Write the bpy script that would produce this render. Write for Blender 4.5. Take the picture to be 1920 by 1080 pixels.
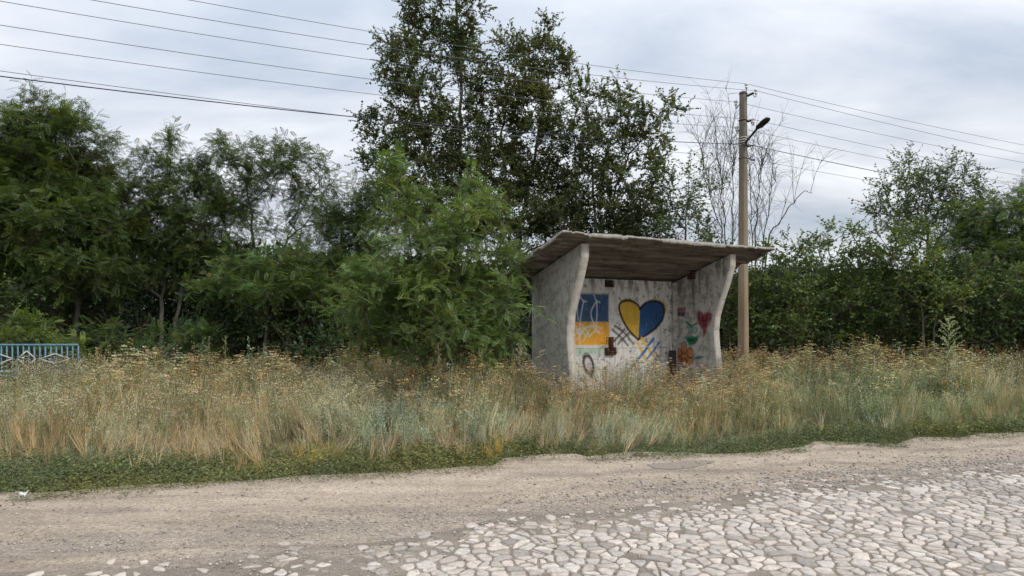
import bpy, math, random
import numpy as np
from mathutils import Vector
rad = math.radians
scene = bpy.context.scene
COL = scene.collection
for o in list(bpy.data.objects):
    bpy.data.objects.remove(o)

# ------------------------------------------------------------------ camera
CAMH = 1.6
cam_d = bpy.data.cameras.new('camera')
cam = bpy.data.objects.new('camera', cam_d)
COL.objects.link(cam)
cam.location = (0, 0, CAMH)
cam.rotation_euler = (rad(90), 0, 0)
cam_d.sensor_width = 36
cam_d.lens = 24
cam_d.shift_y = 60 / 1920
cam_d.clip_end = 5000
scene.camera = cam

# ------------------------------------------------------------------ light
SUN_ELEV, SUN_AZ = 40, 122          # azimuth clockwise from +Y (view direction): behind, to the right
sd = bpy.data.lights.new('sun', 'SUN')
sd.energy = 1.5
sd.angle = rad(10)
sd.color = (1.0, 0.955, 0.89)
sun = bpy.data.objects.new('sun', sd)
COL.objects.link(sun)
sun.rotation_euler = (rad(90 - SUN_ELEV), 0, rad(180 - SUN_AZ))
sun.location = (8, -12, 14)

w = bpy.data.worlds.new('World')
scene.world = w
w.use_nodes = True
nt = w.node_tree
N, L = nt.nodes, nt.links
N.clear()
def nd(t, **k):
    n = N.new(t)
    for a, b in k.items():
        if a in n.inputs.keys():
            n.inputs[a].default_value = b
        else:
            setattr(n, a, b)
    return n
def mth(op, a, b=None, c=None):
    n = N.new('ShaderNodeMath'); n.operation = op
    for i, v in enumerate((a, b, c)):
        if v is None: continue
        if isinstance(v, (int, float)): n.inputs[i].default_value = v
        else: L.new(v, n.inputs[i])
    return n.outputs[0]
sky = nd('ShaderNodeTexSky')
sky.sky_type = 'NISHITA'; sky.sun_disc = False
sky.sun_elevation = rad(SUN_ELEV); sky.sun_rotation = rad(SUN_AZ)
tc = nd('ShaderNodeTexCoord')
sx = nd('ShaderNodeSeparateXYZ'); L.new(tc.outputs['Generated'], sx.inputs[0])
X_, Y_, Z_ = sx.outputs
zz = mth('ADD', mth('MAXIMUM', Z_, 0.0), 0.16)
u_ = mth('DIVIDE', X_, zz); v_ = mth('DIVIDE', Y_, zz)
cb = nd('ShaderNodeCombineXYZ'); L.new(u_, cb.inputs[0]); L.new(v_, cb.inputs[1])
mp = nd('ShaderNodeMapping'); L.new(cb.outputs[0], mp.inputs[0])
mp.inputs['Rotation'].default_value = (0, 0, rad(-24)); mp.inputs['Scale'].default_value = (0.42, 0.85, 1)
mp.inputs['Location'].default_value = (3.3, 1.2, 0)
n1 = nd('ShaderNodeTexNoise', Scale=1.5, Detail=7.0, Roughness=0.55, Distortion=0.35); L.new(mp.outputs[0], n1.inputs['Vector'])
mp2 = nd('ShaderNodeMapping'); L.new(cb.outputs[0], mp2.inputs[0])
mp2.inputs['Rotation'].default_value = (0, 0, rad(-12)); mp2.inputs['Scale'].default_value = (0.30, 0.5, 1)
mp2.inputs['Location'].default_value = (7.7, 2.0, 3)
n2 = nd('ShaderNodeTexNoise', Scale=0.9, Detail=5.0, Roughness=0.5, Distortion=0.2); L.new(mp2.outputs[0], n2.inputs['Vector'])
cr = nd('ShaderNodeValToRGB'); L.new(n1.outputs['Fac'], cr.inputs[0])
e = cr.color_ramp.elements
e[0].position = 0.34; e[0].color = (0.39, 0.44, 0.51, 1)
e[1].position = 0.66; e[1].color = (0.80, 0.81, 0.835, 1)
m = e.new(0.50); m.color = (0.585, 0.61, 0.655, 1)
# brighter overhead than at the horizon, as an overcast sky is
ov = mth('ADD', 0.86, mth('MULTIPLY', mth('MAXIMUM', Z_, 0.0), 1.35))
sca = nd('ShaderNodeVectorMath', operation='SCALE'); L.new(cr.outputs[0], sca.inputs[0]); L.new(ov, sca.inputs['Scale'])
nis = nd('ShaderNodeVectorMath', operation='SCALE'); L.new(sky.outputs[0], nis.inputs[0]); nis.inputs['Scale'].default_value = 0.09
mr = nd('ShaderNodeMapRange'); L.new(n2.outputs['Fac'], mr.inputs[0])
mr.inputs[1].default_value = 0.36; mr.inputs[2].default_value = 0.56; mr.inputs[3].default_value = 0.82; mr.inputs[4].default_value = 0.97
mx = nd('ShaderNodeMix', data_type='RGBA'); L.new(mr.outputs[0], mx.inputs[0])
L.new(nis.outputs[0], mx.inputs[6]); L.new(sca.outputs[0], mx.inputs[7])
bg = nd('ShaderNodeBackground'); L.new(mx.outputs[2], bg.inputs[0]); bg.inputs[1].default_value = 1.0
wo = nd('ShaderNodeOutputWorld'); L.new(bg.outputs[0], wo.inputs[0])

vs = scene.view_settings
vs.view_transform = 'Standard'; vs.look = 'None'; vs.exposure = 0.34; vs.gamma = 1.0
scene.cycles.max_bounces = 6
scene.cycles.diffuse_bounces = 3
scene.cycles.transmission_bounces = 3
scene.cycles.transparent_max_bounces = 4

# ------------------------------------------------------------------ helpers
F0 = 1280.0
def P(px, py, D):
    """photo column/row at a distance D in front of the viewpoint -> metres"""
    return np.array([(px - 960) / F0 * D, D, CAMH + (600 - py) / F0 * D])
def G(px, D, z=0.0):
    return np.array([(px - 960) / F0 * D, D, z])
def unit(v):
    return v / (np.linalg.norm(v, axis=-1, keepdims=True) + 1e-9)

def tag(o, label=None, cat=None, group=None, kind=None):
    if label: o['label'] = label
    if cat: o['category'] = cat
    if group: o['group'] = group
    if kind: o['kind'] = kind
    return o
def thing(name, label, cat, loc=(0, 0, 0), rz=0.0, group=None):
    o = bpy.data.objects.new(name, None)
    COL.objects.link(o); o.location = tuple(loc); o.rotation_euler = (0, 0, rz)
    o.empty_display_size = 0.3
    return tag(o, label, cat, group)
def pmesh(name, V, F, mat, parent=None, col=None, smooth=False, origin=None, attr='col'):
    """V (n,3); F (m,k) array or list of such arrays; col (n,3|4) per vertex"""
    V = np.asarray(V, dtype=np.float32)
    if origin is not None: V = V - np.asarray(origin, dtype=np.float32)
    Fs = F if isinstance(F, list) else [F]
    Fs = [np.asarray(f, dtype=np.int32) for f in Fs if len(f)]
    me = bpy.data.meshes.new(name)
    me.vertices.add(len(V)); me.vertices.foreach_set('co', V.ravel())
    nl = sum(f.size for f in Fs); npoly = sum(len(f) for f in Fs)
    me.loops.add(nl); me.loops.foreach_set('vertex_index', np.concatenate([f.ravel() for f in Fs]))
    starts, s = [], 0
    for f in Fs:
        k = f.shape[1]; starts.append(s + np.arange(len(f)) * k); s += f.size
    me.polygons.add(npoly); me.polygons.foreach_set('loop_start', np.concatenate(starts).astype(np.int32))
    if smooth: me.polygons.foreach_set('use_smooth', np.ones(npoly, dtype=bool))
    me.update(calc_edges=True)
    if col is not None:
        c = np.asarray(col, dtype=np.float32)
        if c.shape[1] == 3: c = np.concatenate([c, np.ones((len(c), 1), np.float32)], 1)
        a = me.color_attributes.new(attr, 'FLOAT_COLOR', 'POINT'); a.data.foreach_set('color', c.ravel())
    me.validate()
    me.materials.append(mat)
    o = bpy.data.objects.new(name, me); COL.objects.link(o)
    if parent is not None: o.parent = parent
    elif origin is not None: o.location = tuple(origin)
    return o

class MB:
    """collects shapes for one mesh"""
    def __init__(s): s.V, s.F, s.n = [], {}, 0
    def add(s, V, F):
        V = np.asarray(V, float); F = np.asarray(F, int)
        s.F.setdefault(F.shape[1], []).append(F + s.n); s.V.append(V); s.n += len(V)
    def box(s, c, size, ax=None):
        """box centre c, full size; ax = three rows of axes"""
        ax = np.eye(3) if ax is None else np.asarray(ax, float)
        k = np.array([(-1,-1,-1),(1,-1,-1),(1,1,-1),(-1,1,-1),(-1,-1,1),(1,-1,1),(1,1,1),(-1,1,1)]) * 0.5 * np.asarray(size)
        s.add(np.asarray(c) + k @ ax, [(0,3,2,1),(4,5,6,7),(0,1,5,4),(1,2,6,5),(2,3,7,6),(3,0,4,7)])
    def bar(s, a, b, w, h=None, up=(0, 0, 1)):
        a = np.asarray(a, float); b = np.asarray(b, float); d = b - a; Ln = np.linalg.norm(d); d = d / Ln
        x = np.cross(d, up); 
        if np.linalg.norm(x) < 1e-4: x = np.array([1., 0, 0])
        x = x / np.linalg.norm(x); y = np.cross(x, d)
        s.box((a + b) / 2, (w, Ln, h or w), [x, d, y])
    def tube(s, pts, r, k=8, cap=True):
        pts = np.asarray(pts, float); n = len(pts)
        r = np.ones(n) * r if np.isscalar(r) else np.asarray(r, float)
        t = unit(np.gradient(pts, axis=0)); up = np.array([0, 0, 1.]) if abs(t[0][2]) < 0.9 else np.array([1., 0, 0])
        V = []
        for i in range(n):
            x = np.cross(t[i], up); x /= np.linalg.norm(x); y = np.cross(x, t[i]); up = y if abs(np.dot(y, t[i])) < .5 else up
            an = np.arange(k) * 2 * math.pi / k
            V.append(pts[i] + r[i] * (np.cos(an)[:, None] * x + np.sin(an)[:, None] * y))
        V = np.concatenate(V); F = []
        for i in range(n - 1):
            for j in range(k):
                F.append((i*k+j, i*k+(j+1) % k, (i+1)*k+(j+1) % k, (i+1)*k+j))
        s.add(V, F)
        if cap:
            for i, rev in ((0, True), (n-1, False)):
                V2 = np.concatenate([V[i*k:(i+1)*k], [pts[i]]])
                s.add(V2, [((j+1) % k, j, k) if rev else (j, (j+1) % k, k) for j in range(k)])
    def lathe(s, c, prof, axis=(0, 0, 1), k=12):
        ax = unit(np.asarray(axis, float)); x = unit(np.cross(ax, (0.3, 1, 0.2))); y = np.cross(ax, x)
        s.V_ = None
        an = np.arange(k) * 2 * math.pi / k; V = []
        for r, h in prof: V.append(np.asarray(c) + ax * h + max(r, 1e-4) * (np.cos(an)[:, None] * x + np.sin(an)[:, None] * y))
        V = np.concatenate(V); n = len(prof)
        s.add(V, [(i*k+j, i*k+(j+1) % k, (i+1)*k+(j+1) % k, (i+1)*k+j) for i in range(n-1) for j in range(k)])
    def build(s, name, mat, parent=None, smooth=False, origin=None, bevel=0):
        o = pmesh(name, np.concatenate(s.V), [np.concatenate(f) for f in s.F.values()], mat, parent, smooth=smooth, origin=origin)
        if bevel:
            b = o.modifiers.new('bevel', 'BEVEL'); b.width = bevel; b.segments = 2; b.limit_method = 'ANGLE'; b.angle_limit = rad(40)
        return o

def instance(TV, TF, O, A, B, C, S, col=None, tcol=None):
    """copies of template at origins O with axes A,B,C and scale S (n,) or (n,3)"""
    O = np.asarray(O); n, m = len(O), len(TV)
    S = np.asarray(S)
    if S.ndim == 1: S = np.stack([S, S, S], 1)
    T = TV[None] * S[:, None, :]
    V = O[:, None] + T[..., 0:1] * A[:, None] + T[..., 1:2] * B[:, None] + T[..., 2:3] * C[:, None]
    F = TF[None] + (np.arange(n) * m)[:, None, None]
    out = [V.reshape(-1, 3), F.reshape(-1, TF.shape[1])]
    if col is not None:
        c = np.repeat(col[:, None], m, 1)
        if tcol is not None: c = c * tcol[None]
        out.append(c.reshape(-1, 3))
    return out
def merge(parts):
    V, F, C, n = [], [], [], 0
    for p in parts:
        V.append(p[0]); F.append(p[1] + n); C.append(p[2]); n += len(p[0])
    return np.concatenate(V), np.concatenate(F), np.concatenate(C)

# smooth 2-D value noise in numpy
_rs = np.random.RandomState(5)
_tab = _rs.rand(256, 256)
def vnoise(x, y, sc=1.0, seed=0):
    x = np.asarray(x) * sc + seed * 17.31; y = np.asarray(y) * sc + seed * 7.77
    xi = np.floor(x).astype(int); yi = np.floor(y).astype(int); fx = x - xi; fy = y - yi
    fx = fx * fx * (3 - 2 * fx); fy = fy * fy * (3 - 2 * fy)
    g = lambda a, b: _tab[a & 255, b & 255]
    return (g(xi, yi) * (1-fx) + g(xi+1, yi) * fx) * (1-fy) + (g(xi, yi+1) * (1-fx) + g(xi+1, yi+1) * fx) * fy
def fbm(x, y, sc=1.0, seed=0, o=4):
    s, a, t = 0, 1.0, 0
    for i in range(o):
        s = s + a * vnoise(x, y, sc * 2**i, seed + i * 3); t += a; a *= 0.5
    return s / t

# ------------------------------------------------------------------ materials
def material(name):
    m = bpy.data.materials.new(name); m.use_nodes = True
    n = m.node_tree; n.nodes.clear(); return m, n
class NT:
    def __init__(s, name):
        s.m, s.t = material(name); s.out = s.t.nodes.new('ShaderNodeOutputMaterial')
    def n(s, t, **k):
        n = s.t.nodes.new(t)
        for a, b in k.items():
            if a in n.inputs.keys():
                if hasattr(b, 'is_linked'): s.t.links.new(b, n.inputs[a])
                else: n.inputs[a].default_value = b
            else: setattr(n, a, b)
        return n
    def l(s, a, b): s.t.links.new(a, b)
    def noise(s, vec, scale, detail=4.0, rough=0.55, dist=0.0):
        n = s.n('ShaderNodeTexNoise', Scale=scale, Detail=detail, Roughness=rough, Distortion=dist)
        if vec is not None: s.l(vec, n.inputs['Vector'])
        return n.outputs['Fac']
    def ramp(s, fac, *st):
        r = s.n('ShaderNodeValToRGB'); s.l(fac, r.inputs[0]); el = r.color_ramp.elements
        while len(el) < len(st): el.new(0.5)
        for q, (p, c) in zip(el, st):
            q.position = p; q.color = (*c, 1) if not np.isscalar(c) else (c, c, c, 1)
        return r.outputs[0]
    def mix(s, f, a, b, mode='MIX'):
        x = s.n('ShaderNodeMix', data_type='RGBA', blend_type=mode)
        for i, v in ((0, f), (6, a), (7, b)):
            if hasattr(v, 'is_linked'): s.l(v, x.inputs[i])
            else: x.inputs[i].default_value = v if i == 0 else (*v, 1)
        return x.outputs[2]
    def math(s, op, a, b=0.0):
        x = s.n('ShaderNodeMath'); x.operation = op
        for i, v in enumerate((a, b)):
            if hasattr(v, 'is_linked'): s.l(v, x.inputs[i])
            else: x.inputs[i].default_value = v
        return x.outputs[0]
    def vec(s, scale=(1, 1, 1), kind='Object', rot=0.0):
        t = s.n('ShaderNodeTexCoord'); mp = s.n('ShaderNodeMapping'); s.l(t.outputs[kind], mp.inputs[0])
        mp.inputs['Scale'].default_value = scale; mp.inputs['Rotation'].default_value = (0, 0, rot); return mp.outputs[0]
    def surf(s, col, rough=0.85, bump=None, bstr=0.3, bdist=0.01, metal=0.0, spec=0.3):
        b = s.n('ShaderNodeBsdfPrincipled')
        for k, v in (('Base Color', col), ('Roughness', rough), ('Metallic', metal), ('Specular IOR Level', spec)):
            if hasattr(v, 'is_linked'): s.l(v, b.inputs[k])
            else: b.inputs[k].default_value = v if np.isscalar(v) else (*v, 1)
        if bump is not None:
            bp = s.n('ShaderNodeBump', Strength=bstr, Distance=bdist); s.l(bump, bp.inputs['Height']); s.l(bp.outputs[0], b.inputs['Normal'])
        s.l(b.outputs[0], s.out.inputs[0]); return s.m

def mat_leaf(name, trans=0.35, gloss=0.06):
    q = NT(name)
    a = q.n('ShaderNodeAttribute', attribute_name='col')
    d = q.n('ShaderNodeBsdfDiffuse'); q.l(a.outputs[0], d.inputs[0])
    tr = q.n('ShaderNodeBsdfTranslucent')
    tc_ = q.mix(1.0, a.outputs[0], (1.25, 1.35, 0.6), 'MULTIPLY'); q.l(tc_, tr.inputs[0])
    m1 = q.n('ShaderNodeMixShader'); m1.inputs[0].default_value = trans; q.l(d.outputs[0], m1.inputs[1]); q.l(tr.outputs[0], m1.inputs[2])
    g = q.n('ShaderNodeBsdfGlossy', Roughness=0.5); g.inputs[0].default_value = (0.8, 0.85, 0.9, 1)
    m2 = q.n('ShaderNodeMixShader'); m2.inputs[0].default_value = gloss; q.l(m1.outputs[0], m2.inputs[1]); q.l(g.outputs[0], m2.inputs[2])
    q.l(m2.outputs[0], q.out.inputs[0]); return q.m
M_LEAF = mat_leaf('leaf', 0.38, 0.03)
M_DRY = mat_leaf('dry_plant', 0.25, 0.0)
def mat_bark(name, c1, c2):
    q = NT(name); v = q.vec((1, 1, 0.25)); f = q.noise(v, 14, 5, 0.7)
    return q.surf(q.ramp(f, (0.3, c1), (0.7, c2)), 0.95, f, 0.6, 0.01)
M_BARK = mat_bark('bark', (0.05, 0.043, 0.036), (0.17, 0.15, 0.125))
M_DEAD = mat_bark('dead_bark', (0.04, 0.033, 0.027), (0.11, 0.09, 0.075))

# ================================================================== GROUND, SHOULDER, ROAD
EDGE = np.array([(-2600,1100),(-1200,1010),(-400,962),(-100,950),(0,946),(60,947),(150,941),(230,931),(330,926),(430,921),(480,920),(560,910),(600,909),
 (690,905),(780,900),(860,893),(925,891),(945,874),(1020,866),(1080,866),(1100,872),(1180,862),(1290,864),(1330,866),(1420,862),(1500,853),(1525,841),
 (1600,842),(1680,846),(1720,831),(1800,832),(1830,824),(1920,820),(2300,798),(3200,760),(4400,735)], float)
COB = np.array([(-2600,1330),(-900,1175),(-300,1108),(0,1078),(200,1072),(330,1073),(480,1050),(560,1032),(700,1022),(800,1006),(880,990),(920,976),(985,968),
 (1120,962),(1220,946),(1330,938),(1480,908),(1600,898),(1750,888),(1850,880),(1920,876),(2200,856),(3200,805),(4400,768)], float)
def poly_D(tab, s):
    """distance ahead of a ground line at bearing s = x / distance"""
    py = np.interp(960 + F0 * s, tab[:, 0], tab[:, 1])
    return F0 * CAMH / (py - 600)
def line_xy(tab, dy=0.0, n=10):
    px = np.concatenate([np.linspace(a, b, n, endpoint=False) for a, b in zip(tab[:-1, 0], tab[1:, 0])] + [[tab[-1, 0]]])
    s = (px - 960) / F0; D = poly_D(tab, s)
    return np.stack([s * D, D], 1)
def grid_mesh(name, rows, mat, kind='structure', smooth=True, parent=None, col=None):
    """rows: array (r, c, 3)"""
    r, c = rows.shape[:2]; i = np.arange((r-1)*(c-1)); a = (i // (c-1)) * c + i % (c-1)
    F = np.stack([a, a+1, a+c+1, a+c], 1)
    o = pmesh(name, rows.reshape(-1, 3), F, mat, parent, smooth=smooth, col=None if col is None else col.reshape(-1, 3))
    if kind: o['kind'] = kind
    return o

# soil under the weeds, one sheet out to the horizon
q = NT('soil'); v = q.vec()
f1 = q.noise(v, 1.3, 6, 0.6); f2 = q.noise(v, 22, 5, 0.7)
cgrass = q.ramp(f1, (0.35, (0.055, 0.062, 0.028)), (0.65, (0.13, 0.105, 0.055)))
M_SOIL = q.surf(q.mix(0.5, cgrass, q.ramp(f2, (0.3, (0.03, 0.032, 0.018)), (0.7, (0.17, 0.145, 0.085)))), 0.95, f2, 0.8, 0.03)
gx = np.concatenate([[-1500, -500, -150], np.linspace(-60, 60, 61), [150, 500, 1500]])
gy = np.concatenate([[-400, -120, -40], np.linspace(-16, 60, 39), [120, 400, 1500, 3000]])
XX, YY = np.meshgrid(gx, gy)
ZZ = (fbm(XX, YY, 0.15, 2) - 0.5) * 0.10 * np.clip((YY - 9) / 6, 0, 1) - 0.05
ob = grid_mesh('ground', np.stack([XX, YY, ZZ], 2), M_SOIL)

# compacted dirt and gravel shoulder
q = NT('shoulder_dirt'); v = q.vec(); vt = q.vec((0.32, 2.2, 1), rot=rad(-12))
t1 = q.noise(vt, 1.6, 5, 0.6, 0.4); t2 = q.noise(v, 34, 7, 0.8); t3 = q.noise(v, 3.5, 6, 0.65); t4 = q.noise(v, 130, 3, 0.65)
base = q.ramp(t1, (0.32, (0.25, 0.20, 0.155)), (0.48, (0.37, 0.302, 0.235)), (0.66, (0.475, 0.39, 0.305)))
base = q.mix(0.35, base, q.ramp(t3, (0.35, (0.27, 0.225, 0.18)), (0.65, (0.48, 0.395, 0.31))))
base = q.mix(0.8, base, q.mix(1.0, base, q.ramp(t2, (0.34, 0.35), (0.50, 1.0), (0.66, 1.5)), 'MULTIPLY'))
base = q.mix(0.9, base, q.mix(1.0, base, q.ramp(t4, (0.32, 0.55), (0.5, 1.0), (0.68, 1.4)), 'MULTIPLY'))
at_ = q.n('ShaderNodeAttribute', attribute_name='col'); base = q.mix(1.0, base, at_.outputs[0], 'MULTIPLY')
hb = q.math('ADD', q.math('MULTIPLY', t1, 0.9), q.math('ADD', q.math('MULTIPLY', t2, 0.5), q.math('MULTIPLY', t4, 0.25)))
M_DIRT = q.surf(base, 0.92, hb, 0.7, 0.035, spec=0.2)
def dirt_z(x, y):
    a = rad(17); u = x * math.cos(a) + y * math.sin(a); v = -x * math.sin(a) + y * math.cos(a)
    f = (y - poly_D(COB, x / np.maximum(y, .5))) / (poly_D(EDGE, x / np.maximum(y, .5)) - poly_D(COB, x / np.maximum(y, .5)) + 1e-6) + .12 * (fbm(u * .2, v * .3, 1, 44) - .5)
    rut = -0.015 * np.exp(-((f - .30) / .07) ** 2) - 0.015 * np.exp(-((f - .74) / .07) ** 2) + .018 * np.exp(-((f - .5) / .1) ** 2)
    return 0.004 + rut + 0.036 * (fbm(u * 0.25, v * 1.3, 0.9, 3) - 0.5) + 0.012 * (fbm(x, y, 5, 6) - 0.5)
e1 = line_xy(EDGE, n=8); s_e = e1[:, 0] / e1[:, 1]
D0 = poly_D(EDGE, s_e) + 0.42; D1 = np.maximum(poly_D(COB, s_e) * 0.90 - 0.3, 0.4)
k = np.linspace(0, 1, 110)[:, None]
DD = D1[None] * (1 - k) + D0[None] * k
rows = np.stack([s_e[None] * DD, DD, dirt_z(s_e[None] * DD, DD)], 2)
xg, yg = rows[..., 0], rows[..., 1]; fg = (yg - poly_D(COB, s_e[None] + 0 * yg)) / (poly_D(EDGE, s_e[None] + 0 * yg) - poly_D(COB, s_e[None] + 0 * yg))
ca_, sa_ = math.cos(rad(14)), math.sin(rad(14)); ug, vg = xg * ca_ + yg * sa_, -xg * sa_ + yg * ca_
fn = fg + .16 * (fbm(ug * .3, vg * .8, 1.0, 46) - .5)
# loose grey gravel lies along the cobbles, bare trodden earth further out, the outer wheel track is darker
grv = np.clip((0.52 - fn) / .22, 0, 1) * np.clip(fbm(ug * .5, vg * 2.2, 1.4, 47) * 2.6 - .7, 0, 1)
trk = np.exp(-((fn - .74) / .05) ** 2) * np.clip(fbm(ug * .4, vg, 1, 48) * 2.4 - .6, 0, 1)
dcol = np.ones(rows.shape) * (1 + .22 * (fbm(ug * .35, vg * 1.4, 1.1, 49) - .5))[..., None]
dcol = dcol * (1 - grv[..., None] * (1 - np.array([.80, .81, .84]))) * (1 - trk[..., None] * np.array([.22, .22, .20]))
ob = grid_mesh('dirt_shoulder', rows, M_DIRT, col=dcol)

# road bed: sandy joints that the cobbles are set in
q = NT('joint_sand'); v = q.vec(); t2 = q.noise(v, 36, 6, 0.75); t3 = q.noise(v, 2.2, 4, 0.6); t4 = q.noise(v, 140, 3, 0.7)
base = q.ramp(t3, (0.3, (0.225, 0.19, 0.155)), (0.7, (0.37, 0.31, 0.25)))
base = q.mix(0.7, base, q.mix(1.0, base, q.ramp(t4, (0.34, 0.5), (0.5, 1.0), (0.66, 1.6)), 'MULTIPLY'))
base = q.mix(0.6, base, q.mix(1.0, base, q.ramp(t2, (0.3, 0.6), (0.7, 1.4)), 'MULTIPLY'))
M_SAND = q.surf(base, 0.95, q.math('ADD', t2, t4), 0.8, 0.02, spec=0.15)
c1 = line_xy(COB, n=6); s_c = c1[:, 0] / c1[:, 1]
# the bed lies in the direction of the viewer from the cobble line, about ten metres wide
nrm = np.stack([np.gradient(c1[:, 1]), -np.gradient(c1[:, 0])], 1); nrm = nrm / np.linalg.norm(nrm, axis=1, keepdims=True)
nrm = np.array([[math.sin(rad(16)), -math.cos(rad(16))]] * len(c1))
kk = np.concatenate([[-0.35], np.linspace(0, 10, 26)])
RB = c1[None] + nrm[None] * kk[:, None, None]
zb = np.where(kk[:, None] < 0, -0.03, 0.012 + 0.0 * RB[..., 0]) + 0.012 * (fbm(RB[..., 0], RB[..., 1], 1.1, 9) - 0.5)
# road bed follows the shoulder surface where they meet
mixk = np.clip(kk / 1.2, 0, 1)[:, None]
zb = np.where(kk[:, None] < 0, -0.05, (dirt_z(RB[..., 0], RB[..., 1]) + 0.003) * (1 - mixk) + zb * mixk)
ob = grid_mesh('road_bed', np.stack([RB[..., 0], RB[..., 1], zb], 2), M_SAND)
def bed_z(x, y):
    s = x / np.maximum(y, 0.5); k_ = np.clip((poly_D(COB, s) - y) / 1.2, 0, 1)
    return (dirt_z(x, y) + 0.003) * (1 - k_) + (0.012 + 0.012 * (fbm(x, y, 1.1, 9) - 0.5)) * k_

# ---- cobbles: a Voronoi layout, every stone modelled with its own rounded top
rs = np.random.RandomState(11)
ca, sa = math.cos(rad(16)), math.sin(rad(16))
pts = []
cell = 0.087
for i in range(-110, 172):
    for j in range(-38, 155):
        u = (i + 0.5 * (j % 2) + (rs.rand() - .5) * 1.15) * cell * 1.42; v = (j + (rs.rand() - .5) * 1.2) * cell * 0.72
        if rs.rand() < .80: pts.append((u, v))
pts = np.array(pts)
PX_ = pts[:, 0] * ca - pts[:, 1] * sa; PY_ = pts[:, 0] * sa + pts[:, 1] * ca
pts = np.stack([PX_, PY_], 1)
Dc = poly_D(COB, pts[:, 0] / np.maximum(pts[:, 1], 0.3))
gap = Dc - pts[:, 1]
ok = (gap > -0.25) & (pts[:, 1] > 1.6) & (pts[:, 0] > -7) & (pts[:, 0] < 13)
allp = pts[(gap > -1.0) & (pts[:, 1] > 1.0) & (pts[:, 0] > -8) & (pts[:, 0] < 14)]
pts = pts[ok]; gap = gap[ok]
# strays missing near the shoulder, where sand has buried the stones
keep = rs.rand(len(pts)) < np.clip((0.30 + gap * 1.3) * np.clip(2.6 - 3.0 * fbm(pts[:, 0], pts[:, 1], 1.3, 66), .3, 1), 0.10, 0.985)
cellhash = {}
for i, p in enumerate(allp): cellhash.setdefault((int(p[0] // 0.3), int(p[1] // 0.3)), []).append(i)
SV, SF3, SF4, SC, nn = [], [], [], [], 0
for (p, g, kp) in zip(pts, gap, keep):
    if not kp: continue
    cx, cy = int(p[0] // 0.3), int(p[1] // 0.3)
    nb = [allp[i] for a in (-1, 0, 1) for b in (-1, 0, 1) for i in cellhash.get((cx + a, cy + b), ())]
    poly = [(-.15, -.105), (.15, -.105), (.15, .105), (-.15, .105)]
    for qn in sorted(nb, key=lambda t: (t[0]-p[0])**2 + (t[1]-p[1])**2)[1:14]:
        d = qn - p; L2 = d @ d
        gapw = 0.0045 + 0.0075 * rs.rand() ** 2; lim = (L2 / 2 / math.sqrt(L2) - gapw)
        nx, ny = d / math.sqrt(L2); out = []
        for a in range(len(poly)):
            A, B = poly[a], poly[(a + 1) % len(poly)]
            da, db = A[0]*nx + A[1]*ny - lim, B[0]*nx + B[1]*ny - lim
            if da <= 0: out.append(A)
            if da * db < 0:
                t = da / (da - db); out.append((A[0] + (B[0]-A[0]) * t, A[1] + (B[1]-A[1]) * t))
        poly = out
        if len(poly) < 3: break
    if len(poly) < 3: continue
    A = np.array(poly)
    if np.abs(np.linalg.norm(A, axis=1)).max() < 0.025: continue
    # round the corners, then resample to 12 points with a little wobble
    for cut in (.09, .20):
        B = np.roll(A, -1, 0); A = np.stack([A * (1-cut) + B * cut, A * cut + B * (1-cut)], 1).reshape(-1, 2)
    cum = np.concatenate([[0], np.cumsum(np.linalg.norm(np.roll(A, -1, 0) - A, axis=1))]); AA = np.concatenate([A, A[:1]])
    t = np.linspace(0, cum[-1], 13)[:-1]
    O = np.stack([np.interp(t, cum, AA[:, 0]), np.interp(t, cum, AA[:, 1])], 1)
    O *= (1 + (rs.rand(12, 1) - .5) * 0.26) * (0.93 + 0.08 * rs.rand())
    if g < 0.5: O *= 0.62 + 0.35 * rs.rand()
    tilt = (rs.rand(2) - .5) * 0.08
    hgt = (0.006 + 0.007 * rs.rand()) * (0.6 if g < 0.6 else 1.0)
    z0 = float(bed_z(p[0], p[1]))
    ctr = O.mean(0)
    rings = []
    for sc, hz in ((1.03, -0.02), (1.0, hgt * 0.30), (0.93, hgt * 0.85), (0.66, hgt * 0.97)):
        R = ctr + (O - ctr) * sc
        rings.append(np.concatenate([p + R, (z0 + hz + (R @ tilt) + (rs.rand(12) - .5) * 0.0035)[:, None]], 1))
    V = np.concatenate(rings + [np.array([[p[0] + ctr[0], p[1] + ctr[1], z0 + hgt + ctr @ tilt]])])
    for r in range(3):
        for a in range(12): SF4.append((nn + r*12 + a, nn + r*12 + (a+1) % 12, nn + (r+1)*12 + (a+1) % 12, nn + (r+1)*12 + a))
    for a in range(12): SF3.append((nn + 36 + a, nn + 36 + (a+1) % 12, nn + 48))
    hue = rs.rand(); b = 0.80 + 0.38 * rs.rand()
    if rs.rand() < 0.15: b *= 0.70
    c = np.array([0.54, 0.465, 0.40]) * (1 - hue) + np.array([0.49, 0.445, 0.40]) * hue
    b *= 1 - .35 * np.clip(float(fbm(p[0], p[1] * 1.6, .9, 55)) * 3 - 1.6, 0, 1)
    SV.append(V); SC.append(np.repeat((c * b)[None], len(V), 0)); nn += len(V)
q = NT('cobble_stone'); v = q.vec(); a = q.n('ShaderNodeAttribute', attribute_name='col')
f1 = q.noise(v, 26, 6, 0.7); f2 = q.noise(v, 150, 4, 0.7); f3 = q.noise(v, 9, 4, 0.6)
cc = q.mix(1.0, a.outputs[0], q.ramp(f1, (0.28, 0.62), (0.5, 1.0), (0.72, 1.2)), 'MULTIPLY')
cc = q.mix(0.6, cc, q.mix(1.0, cc, q.ramp(f2, (0.32, 0.6), (0.5, 1.0), (0.7, 1.2)), 'MULTIPLY'))
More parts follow.
